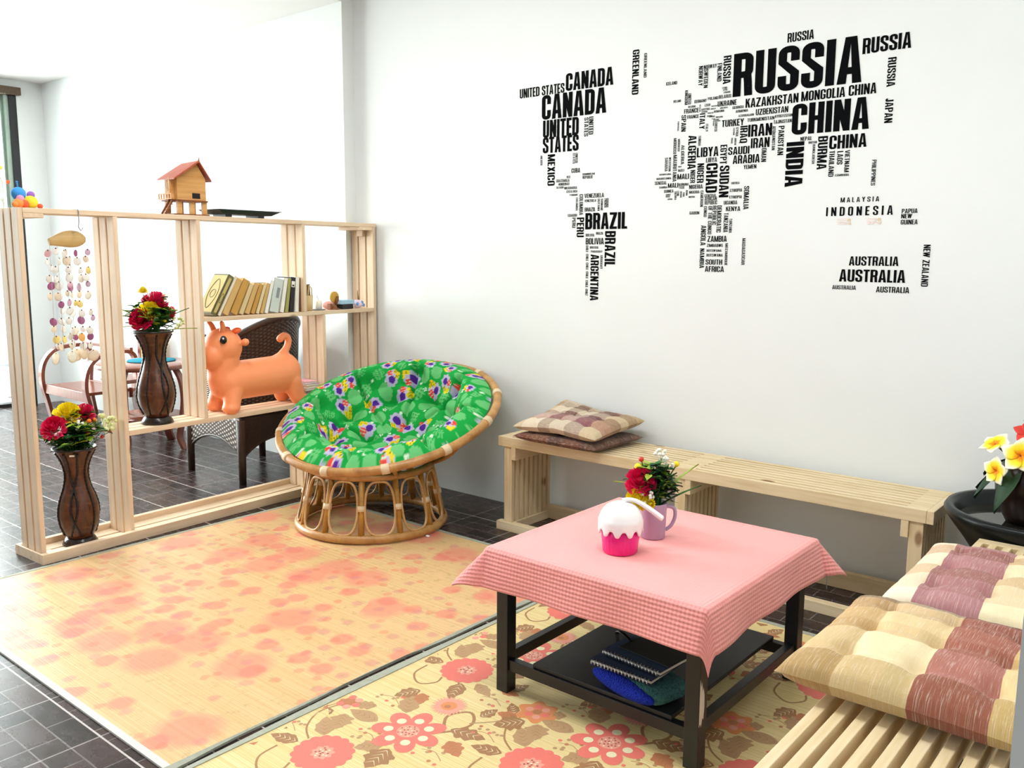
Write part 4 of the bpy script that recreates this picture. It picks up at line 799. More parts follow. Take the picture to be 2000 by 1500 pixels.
mb = MB(); mb.lathe([(0, .59), (.315, .59), (.33, .597), (.33, .618), (.322, .625), (0, .625)], 48); mb.build('table_top', 'redwood_top', t)
for k in range(4):
    a = .5 + k * PI / 2; mb = MB(); pts = smooth_path([(.24, 0, .589), (.285, 0, .5), (.30, 0, .36), (.27, 0, .18), (.255, 0, .08), (.29, 0, 0)], 5)
    R_ = RZ(a)
    for i in range(len(pts) - 1):
        p, q = pts[i], pts[i + 1]; mb.hexa([R_ @ Vector(w_) for w_ in ((p.x - .011, -.028, p.z), (p.x + .011, -.028, p.z), (p.x + .011, .028, p.z), (p.x - .011, .028, p.z), (q.x - .011, -.028, q.z), (q.x + .011, -.028, q.z), (q.x + .011, .028, q.z), (q.x - .011, .028, q.z))])
    mb.build('leg', 'redwood', t)
mb = MB(); mb.lathe([(0, .22), (.255, .22), (.255, .242), (0, .242)], 36); mb.build('lower_shelf', 'redwood_top', t)
o = MB(); o.lathe([(0, 0), (.165, 0), (.17, .004), (.165, .008), (0, .009)], 40); o = o.build('place_mat', 'knit_teal'); o.location = (-1.93, -.50, .6256); tag(o, 'round turquoise woven mat lying on the reddish table', 'place mat')
t = thing('bentwood_armchair', 'reddish armchair with bent hoop arms left of the round table', 'armchair', (-3.22, -.36, 0))
for s_ in (-1, 1):
    mb = MB(); x = s_ * .40
    pts = smooth_path([(x, -.17, 0), (x - .03 * 0, -.20, .15), (x, -.235, .33), (x, -.21, .48), (x, -.12, .58), (x, .02, .61), (x, .15, .60), (x, .19, .5), (x, .17, .25), (x, .2, 0)], 5)
    for i in range(len(pts) - 1):
        p, q = pts[i], pts[i + 1]; d_ = (q - p).normalized(); n_ = Vector((0, -d_.z, d_.y)) * .014
        mb.hexa([(p.x - .03, *(p - n_)[1:]), (p.x + .03, *(p - n_)[1:]), (p.x + .03, *(p + n_)[1:]), (p.x - .03, *(p + n_)[1:]), (q.x - .03, *(q - n_)[1:]), (q.x + .03, *(q - n_)[1:]), (q.x + .03, *(q + n_)[1:]), (q.x - .03, *(q + n_)[1:])])
    mb.build('hoop_arm', 'redwood', t)
mb = MB(); mb.box(-.37, .37, -.225, -.2, .22, .30); mb.box(-.37, .37, .14, .165, .22, .30); mb.build('seat_rail', 'redwood', t, .003)
mb = MB(); mb.box(-.37, .37, -.195, .135, .27, .295); mb.build('seat', 'redwood_top', t, .003)
mb = MB(); mb.box(-.43, .43, .135, .16, .612, .64); mb.build('back_rail', 'redwood', t, .003)
t = thing('wooden_chair', 'tan slab back chair standing behind the round table', 'chair', (-2.575, -.33, 0))
mb = MB(); mb.box(-.17, .17, .15, .175, .55, .79); mb.build('backrest', 'driftwood', t, .012)
mb = MB(); mb.box(-.18, .17, -.17, .17, .40, .43); mb.build('seat', 'redwood_top', t, .004)
for x in (-.15, .14):
    mb = MB(); mb.box(x - .02, x + .02, -.16, -.12, 0, .40); mb.build('leg', 'redwood', t, .003)
    mb = MB(); mb.box(x - .02, x + .02, .146, .1495, .43, .75); mb.box(x - .02, x + .02, .11, .15, 0, .40); mb.box(x - .02, x + .02, .13, .1495, .40, .56); mb.build('leg', 'redwood', t, .003)
# outside the door: paving, awning, a hanging mobile
b = MB(); b.box(-12, -4.62, -8, 4, -.12, -.02); struct(b.build('ground_outside', 'outside'))
t = thing('awning', 'grey scalloped awning edge seen outside above the glass door', 'awning', (-5.6, -1.0, 2.9)); mb = MB()
mb.grid(lambda u, v: Vector((-.15 + .02 * sin(u * 60), -1.8 + 2.4 * u, -.30 + (1 - v) * .28 + v * 0 - .05 * abs(sin(u * 9 * PI)) * v)), 120, 4); mb.build('valance', 'awning', t, solid=.004)
mb = MB(); mb.box(-.3, .1, -1.8, .6, 0, .03); mb.build('canopy', 'awning', t)
t = thing('hanging_mobile', 'string mobile of orange and yellow felt balls hanging inside the glass door', 'mobile', (-4.36, -.55, 2.75))
mb = MB()
for y, L in ((.115, 1.0), (.06, 1.15), (.02, 1.3), (-.04, .7)): mb.tube([(0, y, .052), (0, y - .01, -L * .5), (0, y - .04, -L)], .0014, 4)
mb.build('strings', 'string', t)
for y, z, c in ((.085, -.72, 'orange'), (.025, -.18, 'orange'), (.03, -.60, 'yellow'), (.0, -.46, 'yellow'), (-.02, -.95, 'yellow')): mb = MB(); mb.ball((0, y, z), .018, 12, 8); mb.build('felt_ball', 'mobile_' + c, t)
t = thing('outdoor_plant', 'grey drooping plant seen outside the glass door', 'plant', (-5.15, -.2, 0))
mb = MB(); mb.lathe([(.14, 0), (.17, .3), (.15, .3), (.13, .05), (0, .05)], 20); mb.build('pot', 'grey', t)
mb = MB(); mb.tube(smooth_path([(0, 0, .05), (.02, 0, .9), (0, -.02, 1.8), (0, 0, 2.1)], 5), .012, 6)
for k in range(14):
    a = k * 2.4; h_ = 1.95 + .02 * k; mb.tube(smooth_path([(0, 0, h_ - .15), (.15 * cos(a), .15 * sin(a), h_ + .06), (.3 * cos(a), .3 * sin(a), h_ - .06), (.36 * cos(a), .36 * sin(a), h_ - .36)], 5), [.012] * 8 + [.008] * 8, 5)
mb.build('stems', 'drystem', t)

# ------------------------------------------------------------ papasan chair
t = thing('papasan_chair', 'round rattan bowl chair on a cane pedestal by the wall', 'chair', (.774, -.757, .0085))
def ring(R, z, n=64): return [(R * cos(2 * PI * k / n), R * sin(2 * PI * k / n), z) for k in range(n)]
RB, RT, ZB, ZT = .378, .315, .022, .315
mb = MB(); mb.tube(ring(RB, ZB), .022, 12, True); mb.build('base_ring', 'rattan', t)
mb = MB(); mb.tube(ring(RT, ZT), .019, 12, True); mb.build('top_ring', 'rattan', t)
NP = 12
for k in range(NP):
    a = 2 * PI * (k + .35) / NP; mb = MB(); mb.tube([(RB * .985 * cos(a), RB * .985 * sin(a), ZB + .012), (RT * .985 * cos(a), RT * .985 * sin(a), ZT)], .0155, 10); mb.build('post', 'bamboo', t)
    mb = MB(); m_ = Vector(((RB + RT) * .5 * cos(a), (RB + RT) * .5 * sin(a), (ZB + ZT) * .5)); d_ = Vector(((RT - RB) * cos(a), (RT - RB) * sin(a), ZT - ZB)).normalized()
    mb.tube([m_ - d_ * .014, m_ + d_ * .014], .021, 10); mb.build('wrapping', 'binding', t)
    a1 = a + 2 * PI / NP; mb = MB(); pts = []; ac = (a + a1) / 2; hw = (a1 - a) / 2 * .80
    for i in range(48):
        q = 2 * PI * i / 48; sx, sz = cos(q), sin(q); ex = .55 if True else 1
        u = math.copysign(abs(sx) ** .62, sx); v = math.copysign(abs(sz) ** .8, sz); z = (ZB + ZT) / 2 + v * (ZT - ZB) / 2 * .87; r = RB + (RT - RB) * (z - ZB) / (ZT - ZB) + .006
        pts.append((r * cos(ac + u * hw), r * sin(ac + u * hw), z))
    mb.tube(pts, .0062, 7, True); mb.build('cane_hoop', 'cane', t)
nrm = Vector((.0752, -.3273, .942)).normalized(); SCt = Vector((0, 0, 1.0366 - .0085)); RS = .7754; RR = .590; DD = .4901
ax1 = nrm.cross(Vector((1, 0, 0))).normalized(); ax2 = nrm.cross(ax1)
def sph(th, ph, off=0.0): return SCt - nrm * (RS - off) * cos(th) + (ax1 * cos(ph) + ax2 * sin(ph)) * (RS - off) * sin(th)
TM = math.asin(RR / RS)
mb = MB(); mb.tube([sph(TM, 2 * PI * k / 96) for k in range(96)], .0225, 12, True); mb.build('bowl_rim', 'rattan', t)
mb = MB(); mb.tube([sph(.42, 2 * PI * k / 64, -.0) for k in range(64)], .012, 8, True); mb.tube([sph(.15, 2 * PI * k / 40) for k in range(40)], .010, 8, True); mb.build('bowl_hoop', 'rattan', t)
for k in range(10):
    mb = MB(); ph = 2 * PI * (k + .3) / 10; mb.tube([sph(.15 + (TM - .15) * i / 12, ph) for i in range(13)], .011, 8); mb.build('bowl_rib', 'rattan', t)
for k in range(12):
    ph = 2 * PI * (k + .45) / 12; mb = MB(); mb.tube([sph(TM, ph + s_ * .032 / RR) for s_ in (-.6, -.2, .2, .6)], .0262, 12); mb.build('wrapping', 'binding', t)
# cushion: puffed disc lying in the bowl, print painted as vertex colour
BASE = Vector((.774, -.757, .0085))
TC = TM * .992
n2 = (nrm - .058 * Vector((-.82, .40, .2))).normalized(); c1 = n2.cross(Vector((1, 0, 0))).normalized(); c2 = n2.cross(c1)
def sph2(th, ph, off=0.0): return SCt - n2 * (RS - off) * cos(th) + (c1 * cos(ph) + c2 * sin(ph)) * (RS - off) * sin(th)
def thick(th, ph):
    e = th / TC; sec = abs(sin(ph * 4 + .4)); roll = max(0, 1 - ((e - .86) / .16) ** 2)
    d = .085 + .045 * roll * (.7 + .3 * sec)
    dip = 0
    for tt, n, o in ((.26, 4, .3), (.56, 8, .0), (.80, 8, .4)):
        for k in range(n):
            p2 = 2 * PI * (k + o) / n; dd = (e * cos(ph) - tt * cos(p2)) ** 2 + (e * sin(ph) - tt * sin(p2)) ** 2; dip += math.exp(-dd / .0075)
    seam = math.exp(-((((ph * 8 / (2 * PI)) % 1) - .5) * 2 * PI / 8 * e / .02) ** 2) * min(1, e * 1.4)
    d += -.062 * min(1.1, dip) - .052 * seam - .022 * math.exp(-((e - .56) / .035) ** 2) + .006 * noise.noise(Vector((e * cos(ph) * 6, e * sin(ph) * 6, 0))) + .004 * noise.noise(Vector((e * cos(ph) * 17, e * sin(ph) * 17, 2)))
    end = max(0, min(1, (1 - e) / .10)); return .0255 + d * (1 - (1 - end) ** 2) ** .5
NA, NR = 400, 150
mb = MB()
top = mb.grid(lambda u, v: BASE + sph2(max(.0004, TC * v), 2 * PI * u, thick(TC * v, 2 * PI * u)), NA, NR, cu=True, flip=True)
bot = mb.grid(lambda u, v: BASE + sph2(max(.0004, TC * v), 2 * PI * u, .024), NA // 4, 20, cu=True)
cu = mb.build('papasan_cushion', 'print_fabric'); tag(cu, 'green cushion printed with circles and small animals in the bowl chair', 'cushion')
ca = cu.data.color_attributes.new('Col', 'FLOAT_COLOR', 'POINT')
G0, G1, LI, PU, RE, YE, BR_, WT, DG = (lin(c) for c in ('#0fa843', '#6cc97a', '#c9bfe0', '#56269a', '#ef4a44', '#f6dc22', '#5a4a10', '#dff3da', '#0b5d3a'))
rnd = random.Random(9); mot = []
for i in range(14):
    for j in range(15):
        x, y = -.76 + i * .115 + (.057 if j % 2 else 0) + rnd.uniform(-.012, .012), -.75 + j * .107 + rnd.uniform(-.012, .012); mot.append((x, y, (i + 2 * j) % 4 if (i * 7 + j * 3) % 5 else 0, rnd.uniform(0, 6.28), rnd.random()))
from collections import defaultdict
cell = defaultdict(list)
for q in mot:
    for a in (-1, 0, 1):
        for c in (-1, 0, 1): cell[(math.floor(q[0] / .12) + a, math.floor(q[1] / .12) + c)].append(q)
def printcol(x, y):
    c = G0
    for mx, my, k, an, rr in cell[(math.floor(x / .12), math.floor(y / .12))]:
        dx, dy = x - mx, y - my; r = math.hypot(dx, dy)
        if k in (1, 3):
            R_ = .038 + .012 * rr
            if r < R_: c = G1 if (rr > .3 or (int(x * 110) + int(y * 110)) % 2) else G0
            ex, ey = dx - .062 * cos(an), dy - .062 * sin(an)
            if math.hypot(ex, ey) < .010: c = WT
        elif k == 2:
            ca_, sa = cos(an), sin(an); a, b_ = dx * ca_ + dy * sa, -dx * sa + dy * ca_
            if abs(a) < .036 and abs(b_) < .03: c = G1 if (math.floor(x * 90) % 2 or math.floor(y * 90) % 2) else G0
            f = math.hypot(a - .052, b_)
            if f < .012 * (1 + .3 * cos(5 * math.atan2(b_, a - .052))): c = WT if f > .004 else DG
        else:
            ca_, sa = cos(an), sin(an); a, b_ = dx * ca_ + dy * sa, -dx * sa + dy * ca_
            if math.hypot(a, b_ / 1.15) < .047 + .004 * sin(9 * math.atan2(b_, a)): c = LI
            if math.hypot(a + .004, b_ - .012) < .023: c = PU
            if math.hypot(a - .026, b_ + .020) < .021: c = RE if (int(x * 300) + int(y * 300)) % 7 else WT
            u, v = a + .030, b_ + .030
            if (abs(u) < .013 and -.024 < v < .022) or (abs(v + .018) < .012 and -.012 < u < .038):
                c = YE if math.hypot((u * 90) % 1 - .5, (v * 90) % 1 - .5) > .24 else BR_
    return c
vals = []
flat = [v for row in top for v in row]
nv = len(cu.data.vertices); cols = [(*G0, 1)] * nv
for j in range(NR + 1):
    e = 1.10 * RR * (j / NR + .13 * max(0, (j / NR - .88) / .12) ** 1.3)
    for i in range(NA):
        a = 2 * PI * i / NA; cols[j * NA + i] = (*printcol(e * cos(a), e * sin(a)), 1)
ca.data.foreach_set('color', [x for c in cols for x in c])
# ------------------------------------------------------------ reed mats
b = MB(); b.box(.195, 2.068, -2.622, -.645, .0004, .006); m1 = b.build('reed_mat', 'mat_faded'); tag(m1, 'faded pinkish reed mat with blurred flowers under the bowl chair', 'mat')
b = MB()
N = 40
for i in range(N):
    def edge(y): return 2.078 + .012 * sin(y * 4.1) + .006 * sin(y * 11)
    ya, yb = -2.645 + 2.03 * i / N, -2.645 + 2.03 * (i + 1) / N
    b.hexa([(2.0685, ya, .0004), (edge(ya), ya, .0004), (edge(yb), yb, .0004), (2.0685, yb, .0004), (2.0685, ya, .010), (edge(ya), ya, .008), (edge(yb), yb, .008), (2.0685, yb, .010)])
b.build('side_binding', 'mat_edge', m1)
b = MB(); b.box(.172, 2.068, -2.645, -2.6225, .0004, .007); b.build('end_binding', 'edge_white', m1)
b = MB(); b.box(.172, .1945, -2.622, -.6215, .0004, .007); b.box(.195, 2.068, -.6445, -.6215, .0004, .007); b.build('far_binding', 'mat_edge', m1)
m2 = MB(); PX0, PX1, PY0, PY1 = 2.125, 3.60, -2.95, -.64
m2.box(PX0, PX1, PY0, PY1, .0004, .0055, 0)
PM = ['mat_print', 'p_coral', 'p_rust', 'p_orange', 'p_leaf', 'p_leaf2', 'p_stem', 'p_cream', 'p_darkc', 'p_pinkp']; PI_ = {n[2:] if n.startswith('p_') else n: i for i, n in enumerate(PM)}
def inside(p): return PX0 + .003 < p[0] < PX1 - .003 and PY0 + .003 < p[1] < PY1 - .003
LV = [0]; LF = [0]
def flat(pts, c, z):
    LV[0] += 1; z += (LV[0] % 97) * 4e-7
    if all(inside(p) for p in pts):
        ar = sum(pts[k][0] * pts[(k + 1) % len(pts)][1] - pts[(k + 1) % len(pts)][0] * pts[k][1] for k in range(len(pts)))
        m2.poly([(p[0], p[1], .0055 + z) for p in (pts if ar > 0 else pts[::-1])], PI_[c])
def fan(cx, cy, rf, c, z, n=48):
    q = [(cx + rf(2 * PI * k / n) * cos(2 * PI * k / n), cy + rf(2 * PI * k / n) * sin(2 * PI * k / n)) for k in range(n)]
    if all(inside(p) for p in q):
        for k in range(n): flat([(cx, cy), q[k], q[(k + 1) % n]], c, z)
def pleaf(x, y, a, L, W, c, z, lob=0):
    LF[0] += 1; z += (LF[0] % 19) * 6e-6 
    n = 12; up, dn = [], []
    for i in range(n + 1):
        s_ = i / n; w_ = W * sin(PI * s_ ** .8) * (1 + lob * cos(s_ * 22)); cx, cy = x + L * s_ * cos(a), y + L * s_ * sin(a); up.append((cx - w_ * sin(a), cy + w_ * cos(a))); dn.append((cx + w_ * sin(a), cy - w_ * cos(a)))
    for i in range(n): flat([dn[i], dn[i + 1], up[i + 1], up[i]], c, z)
    for s_ in (.1, .28, .46, .64):   # veins
        for sg in (-1, 1):
            p0 = (x + L * s_ * cos(a), y + L * s_ * sin(a)); a2 = a + sg * .75; l2 = W * .8; w_ = .0012
            flat([(p0[0] - w_ * sin(a2), p0[1] + w_ * cos(a2)), (p0[0] + w_ * sin(a2), p0[1] - w_ * cos(a2)), (p0[0] + l2 * cos(a2), p0[1] + l2 * sin(a2))], 'cream' if c == 'leaf2' else 'leaf2', z + .0001)
def pstem(pts, w_, c, z):
    P = smooth_path([(p[0], p[1], 0) for p in pts], 6)
    for p, q in zip(P, P[1:]):
        d_ = (q - p); n_ = Vector((-d_.y, d_.x, 0)).normalized() * w_ / 2; flat([tuple((p + n_)[:2]), tuple((p - n_)[:2]), tuple((q - n_)[:2]), tuple((q + n_)[:2])], c, z)
def motif(ox, oy):
    J = lambda x, y: (ox + x, oy + y)
    # stems first
    pstem([J(.02, -.06), J(.07, -.12), J(.10, -.17), J(.121, -.214)], .006, 'stem', .0002); pstem([J(.132, -.40), J(.22, -.33), J(.25, -.25), J(.20, -.20), J(.16, -.26), J(.21, -.33)], .010, 'stem', .0002)
    pstem([J(-.09, .02), J(-.15, .06), J(-.19, .14), J(-.165, .236)], .006, 'stem', .0002); pstem([J(-.13, -.06), J(-.12, -.13), J(-.06, -.17), J(-.02, -.13), J(-.03, -.09)], .007, 'stem', .0002); pstem([J(.24, -.25), J(.30, -.18), J(.33, -.10)], .006, 'leaf', .0002)
    for x, y, a, L, W, c, lob in ((.20, -.02, 1.2, .08, .024, 'leaf2', .15), (.18, -.03, .1, .07, .02, 'rust', .15), (-.05, -.36, -2.6, .08, .024, 'leaf', .2), (.24, -.20, 1.4, .07, .022, 'leaf2', .15), (-.07, .06, 2.4, .11, .03, 'leaf', .1), (-.10, -.01, 3.4, .10, .026, 'leaf2', .1), (.05, -.08, -1.2, .11, .03, 'leaf2', .1), (.09, -.05, -.4, .10, .024, 'leaf', .12), (.05, -.33, 2.2, .12, .034, 'leaf', .12), (.02, -.42, 3.2, .12, .03, 'leaf', .0), (.16, -.50, -1.4, .11, .042, 'leaf2', .2), (.13, -.49, -2.2, .09, .03, 'leaf', .2), (.22, -.31, .2, .12, .032, 'leaf2', .22), (.26, -.36, -.5, .09, .03, 'rust', .2), (-.16, .17, -2.2, .10, .04, 'leaf2', .22), (-.12, .18, -1.0, .09, .036, 'leaf', .22), (-.19, .17, -2.9, .07, .025, 'rust', .2), (.33, -.10, 1.0, .08, .025, 'rust', .15), (.31, -.12, 2.4, .07, .02, 'leaf2', .1), (-.02, -.20, -2.0, .09, .03, 'leaf2', .2), (.0, -.21, -.9, .07, .024, 'rust', .2)): pleaf(ox + x, oy + y, a, L, W, c, .00025, lob)
    fan(ox, oy, lambda a: .084 + .008 * abs(cos(a * 8)), 'coral', .0004, 96); fan(ox, oy, lambda a: .032 + .004 * cos(a * 9), 'pinkp', .0005)
    for k in range(16): a = k * 2.4; r = .006 * k ** .5; fan(ox + r * cos(a), oy + r * sin(a), lambda q: .0035, 'cream' if k % 2 else 'darkc', .0006, 8)
    cx, cy = J(.132, -.40)
    fan(cx, cy, lambda a: .070 + .045 * abs(cos(a * 3.5)) ** .8, 'coral', .0004, 84)
    for k in range(7): a = 2 * PI * k / 7; fan(cx + .062 * cos(a), cy + .062 * sin(a), lambda q: .015, 'cream', .0005, 14)
    fan(cx, cy, lambda a: .034, 'pinkp', .0005)
    for k in range(22): a = k * 2.4; r = .0066 * k ** .5; fan(cx + r * cos(a), cy + r * sin(a), lambda q: .003, 'darkc' if k % 3 else 'cream', .0006, 7)
    cx, cy = J(-.165, .236); fan(cx, cy, lambda a: .060 + .009 * cos(a * 6), 'orange', .0004, 60)
    for k in range(6): a = 2 * PI * k / 6; fan(cx + .030 * cos(a), cy + .030 * sin(a), lambda q: .013, 'pinkp' if k % 2 else 'coral', .0005, 12)
    fan(cx, cy, lambda a: .014, 'rust', .0006, 14)
    cx, cy = J(.121, -.214); fan(cx, cy, lambda a: .052 + .009 * (1 if int(a * 9) % 2 else -1), 'pinkp', .0004, 60); fan(cx, cy, lambda a: .026, 'orange', .0005, 20); fan(cx, cy - .006, lambda a: .011, 'rust', .0006, 12)
    rnd2 = random.Random(5)
    for gx, gy in ((-.05, -.30), (.20, -.10), (.03, .14), (.27, -.44), (-.2, .03)):
        for k in range(9): fan(ox + gx + rnd2.uniform(-.045, .045), oy + gy + rnd2.uniform(-.035, .035), lambda a: .0065, ('leaf', 'rust', 'coral', 'leaf')[k % 4], .0003, 9)
        pstem([J(gx - .04, gy), J(gx, gy + .012), J(gx + .045, gy - .01)], .003, 'leaf', .0002)
for i in range(-1, 5):
    for j in range(-5, 6): motif(2.303 + .52 * i + .03 * j, -1.677 - .30 * i - .635 * j)
o2 = m2.build('reed_mat', PM); tag(o2, 'cream reed mat printed with coral flowers under the coffee table', 'mat')
b = MB()
for i in range(N):
    ya, yb = -2.95 + 2.31 * i / N, -2.95 + 2.31 * (i + 1) / N; e2 = lambda y: 2.098 + .008 * sin(y * 4.1)
    b.hexa([(e2(ya), ya, .0004), (2.1245, ya, .0004), (2.1245, yb, .0004), (e2(yb), yb, .0004), (e2(ya), ya, .007), (2.1245, ya, .008), (2.1245, yb, .008), (e2(yb), yb, .007)])
b.build('side_binding', 'mat_edge', o2)
b = MB(); b.box(2.1, 3.60, -.6395, -.617, .0004, .007); b.build('far_binding', 'mat_edge', o2)
b = MB(); b.ball((0, 0, .006), .012, 8, 6, (1.2, .8, .5), fn=lambda d: 1 + .3 * noise.noise(d * 2)); o = b.build('paper_scrap', 'white_gloss'); o.location = (1.182, -.75, .0062); tag(o, 'tiny white crumpled scrap on the faded mat beside the bowl chair', 'scrap')

# ------------------------------------------------------------ slatted benches
def legpanel(parent, axis, pos, a0, a1, z0, z1, n, w_=.022, th=.05):
    mb = MB()
    for k in range(n):
        c = a0 + (a1 - a0) * (k + .5) / n
        if axis == 'y': mb.box(pos, pos + th, c - w_ / 2, c + w_ / 2, z0, z1)
        else: mb.box(c - w_ / 2, c + w_ / 2, pos, pos + th, z0, z1)
    return mb.build('leg_panel', 'bench_z', parent, .0015)
BX0, BX1, BY0, BY1, BH = 1.334, 3.424, -.388, -.045, .49
t = thing('bench', 'long pale pine slatted bench along the map wall', 'bench', (BX0, BY0, 0)); LX = BX1 - BX0; DY = BY1 - BY0
mb = MB(); mb.box(.0, LX - .026, 0, .022, BH - .05, BH); mb.build('front_rail', 'bench_x', t, .002)
n = 8
for k in range(1, n + 1):
    c = .012 + (DY - .024) * k / n
    for u0, u1 in ((.075, 1.0), (1.115, LX - .075)):
        pass
    mb = MB(); mb.box(0.0, LX - .026, c - .0115, c + .0115, BH - .045, BH - .0005 * (k % 2)); mb.build('seat_slat', 'bench_x', t, .002)
mb = MB(); mb.box(LX - .0255, LX, 0, DY, BH - .05, BH); mb.build('end_beam', 'bench_y', t, .002)
for k in range(n):   # filler blocks between the slats at the ends and the middle joint
    c0 = .012 + (DY - .024) * k / n + .0118; c1 = .012 + (DY - .024) * (k + 1) / n - .0118
    for u0, u1 in ((.0, .07), (1.005, 1.11), (LX - .10, LX - .026)): mb = MB(); mb.box(u0, u1, c0, c1, BH - .044, BH - .001); mb.build('spacer', 'bench_x', t)
for u in (.035, 1.025, 2.005):
    legpanel(t, 'y', u, .0, DY, .046, BH - .0505, 9)
    mb = MB(); mb.box(u + .0505, u + .078, .001, DY - .02, BH - .115, BH - .0505) if u < 2 else mb.box(u - .028, u - .0005, .001, DY - .02, BH - .115, BH - .0505); mb.build('cross_bar', 'bench_y', t, .002)
mb = MB(); mb.box(0, LX, -.012, .03, 0, .045); mb.build('floor_rail', 'bench_x', t, .002)
mb = MB(); mb.box(0, LX, DY - .03, DY, 0, .075); mb.build('floor_rail', 'bench_x', t, .002)
for u in (.02, 1.01, 2.0): mb = MB(); mb.box(u, u + .075, .0305, DY - .0305, 0, .045); mb.build('floor_tie', 'bench_y', t, .002)
t = thing('bench', 'pale pine slatted bench with wide gaps at the right', 'bench', (3.62, -.612, 0)); L2 = 2.05; W2 = .388
for k in range(10):
    c = .011 + (W2 - .022) * k / 9; mb = MB(); mb.box(c - .011, c + .011, -L2, -.0455, BH - .05, BH); mb.build('seat_slat', 'bench_y', t, .0015)
mb = MB(); mb.box(0, W2, -.045, 0, BH - .05, BH); mb.build('end_beam', 'bench_x', t, .002)
for v in (-.085, -1.15, -1.95):
    legpanel(t, 'x', v, 0, W2, .046, BH - .0505, 9)
    mb = MB(); mb.box(0, W2, v - .01, v + .06, 0, .045); mb.build('floor_tie', 'bench_x', t, .002)
mb = MB(); mb.box(.0, .03, -L2, -.16, .0455, .075); mb.box(W2 - .03, W2, -L2, -.16, .0455, .075); mb.build('floor_rail', 'bench_y', t, .002)

# ------------------------------------------------------------ tufted square cushions
def cushion(name, label, mt, loc, w_, d_, h, rz=0, tn=3, lift=None, seed=0, group=None, depth=.4):
    mb = MB()
    def out(u, v):
        return (w_ / 2 * u * (1 - .05 * (1 - v * v)), d_ / 2 * v * (1 - .05 * (1 - u * u)))
    def prof(u, v):
        e = max(0, (1 - u ** 4) * (1 - v ** 4)) ** .42; dip = 0; crease = 0
        for i in range(tn):
            for j in range(tn):
                cu_, cv = -1 + 2 * (i + .5) / tn * 1.0, -1 + 2 * (j + .5) / tn
                cu_, cv = cu_ * .86, cv * .86
                dip += math.exp(-((u - cu_) ** 2 + (v - cv) ** 2) / .010)
        for k in range(tn):
            c = (-1 + 2 * (k + .5) / tn) * .86; crease += .5 * math.exp(-((u - c) / .06) ** 2) + .5 * math.exp(-((v - c) / .06) ** 2)
        n_ = .10 * noise.noise(Vector((u * 2.6 + seed, v * 2.6, seed))) + .05 * noise.noise(Vector((u * 7, v * 7 + seed, 1)))
        return e * (1 + n_ - depth * min(1.1, dip) - .20 * crease)
    def P(u, v, s_):
        x, y = out(u, v); z = h / 2 + (h / 2) * s_ * prof(u, v) * (1 if s_ > 0 else .9)
        if s_ < 0: z = h / 2 - h / 2 * max(0, (1 - u ** 4) * (1 - v ** 4)) ** .42 * .98
        return Vector((x, y, z + (lift(u, v) if lift else 0)))
    n = 64
    mb.grid(lambda a, c: P(a * 2 - 1, c * 2 - 1, 1), n, n, uv=True); mb.grid(lambda a, c: P(a * 2 - 1, c * 2 - 1, -1), n // 2, n // 2, uv=True, flip=True)
    o = mb.build(name, mt); o.location = loc; o.rotation_euler = (0, 0, rz); return tag(o, label, 'cushion', group)
cushion('seat_cushion', 'tan and mauve checked cushion nearest on the right bench', 'plaid_near', (3.785, -1.80, BH + .001), .50, .53, .105, .0, seed=1, group='linen seat cushions', lift=lambda u, v: -.0)
cushion('seat_cushion', 'cream and mauve checked cushion farther along the right bench', 'plaid_far', (3.80, -1.235, BH + .001), .46, .57, .1, .02, seed=4, group='linen seat cushions')
cushion('seat_cushion', 'dark brown cushion underneath on the left end of the wall bench', 'plaid_dark', (1.745, -.262, BH + .001), .50, .41, .06, -.03, seed=6, group='linen seat cushions')
cushion('seat_cushion', 'brown and cream checked cushion on top of the stack on the wall bench', 'plaid_stack', (1.745, -.255, BH + .058), .50, .42, .085, -.03, seed=8, group='linen seat cushions', lift=lambda u, v: .05 * max(0, -u) * max(0, v) - .022 * max(0, -v) * abs(u) + .01 * max(0, v), depth=.55)

# ------------------------------------------------------------ coffee table, cloth and the things on it
TX0, TX1, TY0, TY1, TZ = 2.454, 3.205, -1.728, -.977, .483
tc = Vector(((TX0 + TX1) / 2, (TY0 + TY1) / 2, 0)); HW = (TX1 - TX0) / 2
t = thing('coffee_table', 'black square coffee table with lower shelf under a pink cloth', 'table', (tc.x, tc.y, .0063))
Z0 = -.0063
mb = MB(); mb.box(-HW, HW, -HW, HW, TZ - .03 + Z0, TZ + Z0 - .001); mb.build('table_top', 'black_paint', t, .003)
mb = MB(); mb.box(-HW + .03, HW - .03, -HW + .022, -HW + .04, TZ - .09 + Z0, TZ - .031 + Z0); mb.box(-HW + .03, HW - .03, HW - .04, HW - .022, TZ - .09 + Z0, TZ - .031 + Z0); mb.build('apron', 'black_paint', t)
for sx in (-1, 1):
    for sy in (-1, 1):
        cx, cy = sx * (HW - .036), sy * (HW - .036); mb = MB(); mb.box(cx - .0225, cx + .0225, cy - .0225, cy + .0225, 0, TZ - .0315 + Z0); lg = mb.build('leg', 'black_paint', t, .002)
        if sx > 0 and sy < 0:
            mb = MB(); X_ = cx + .0229; q = [(-.0225, .175), (-.0225, .315), (-.014, .29), (-.012, .305), (-.006, .275), (-.002, .285), (.004, .262), (.006, .225), (.002, .19), (-.004, .198), (-.010, .172), (-.016, .185)]
            mb.poly([(X_, cy + a, z) for a, z in [(a, z - .045) for a, z in q]][::-1]); mb.build('bare_chip', 'chip', lg)
zs = .075; zt_ = .112
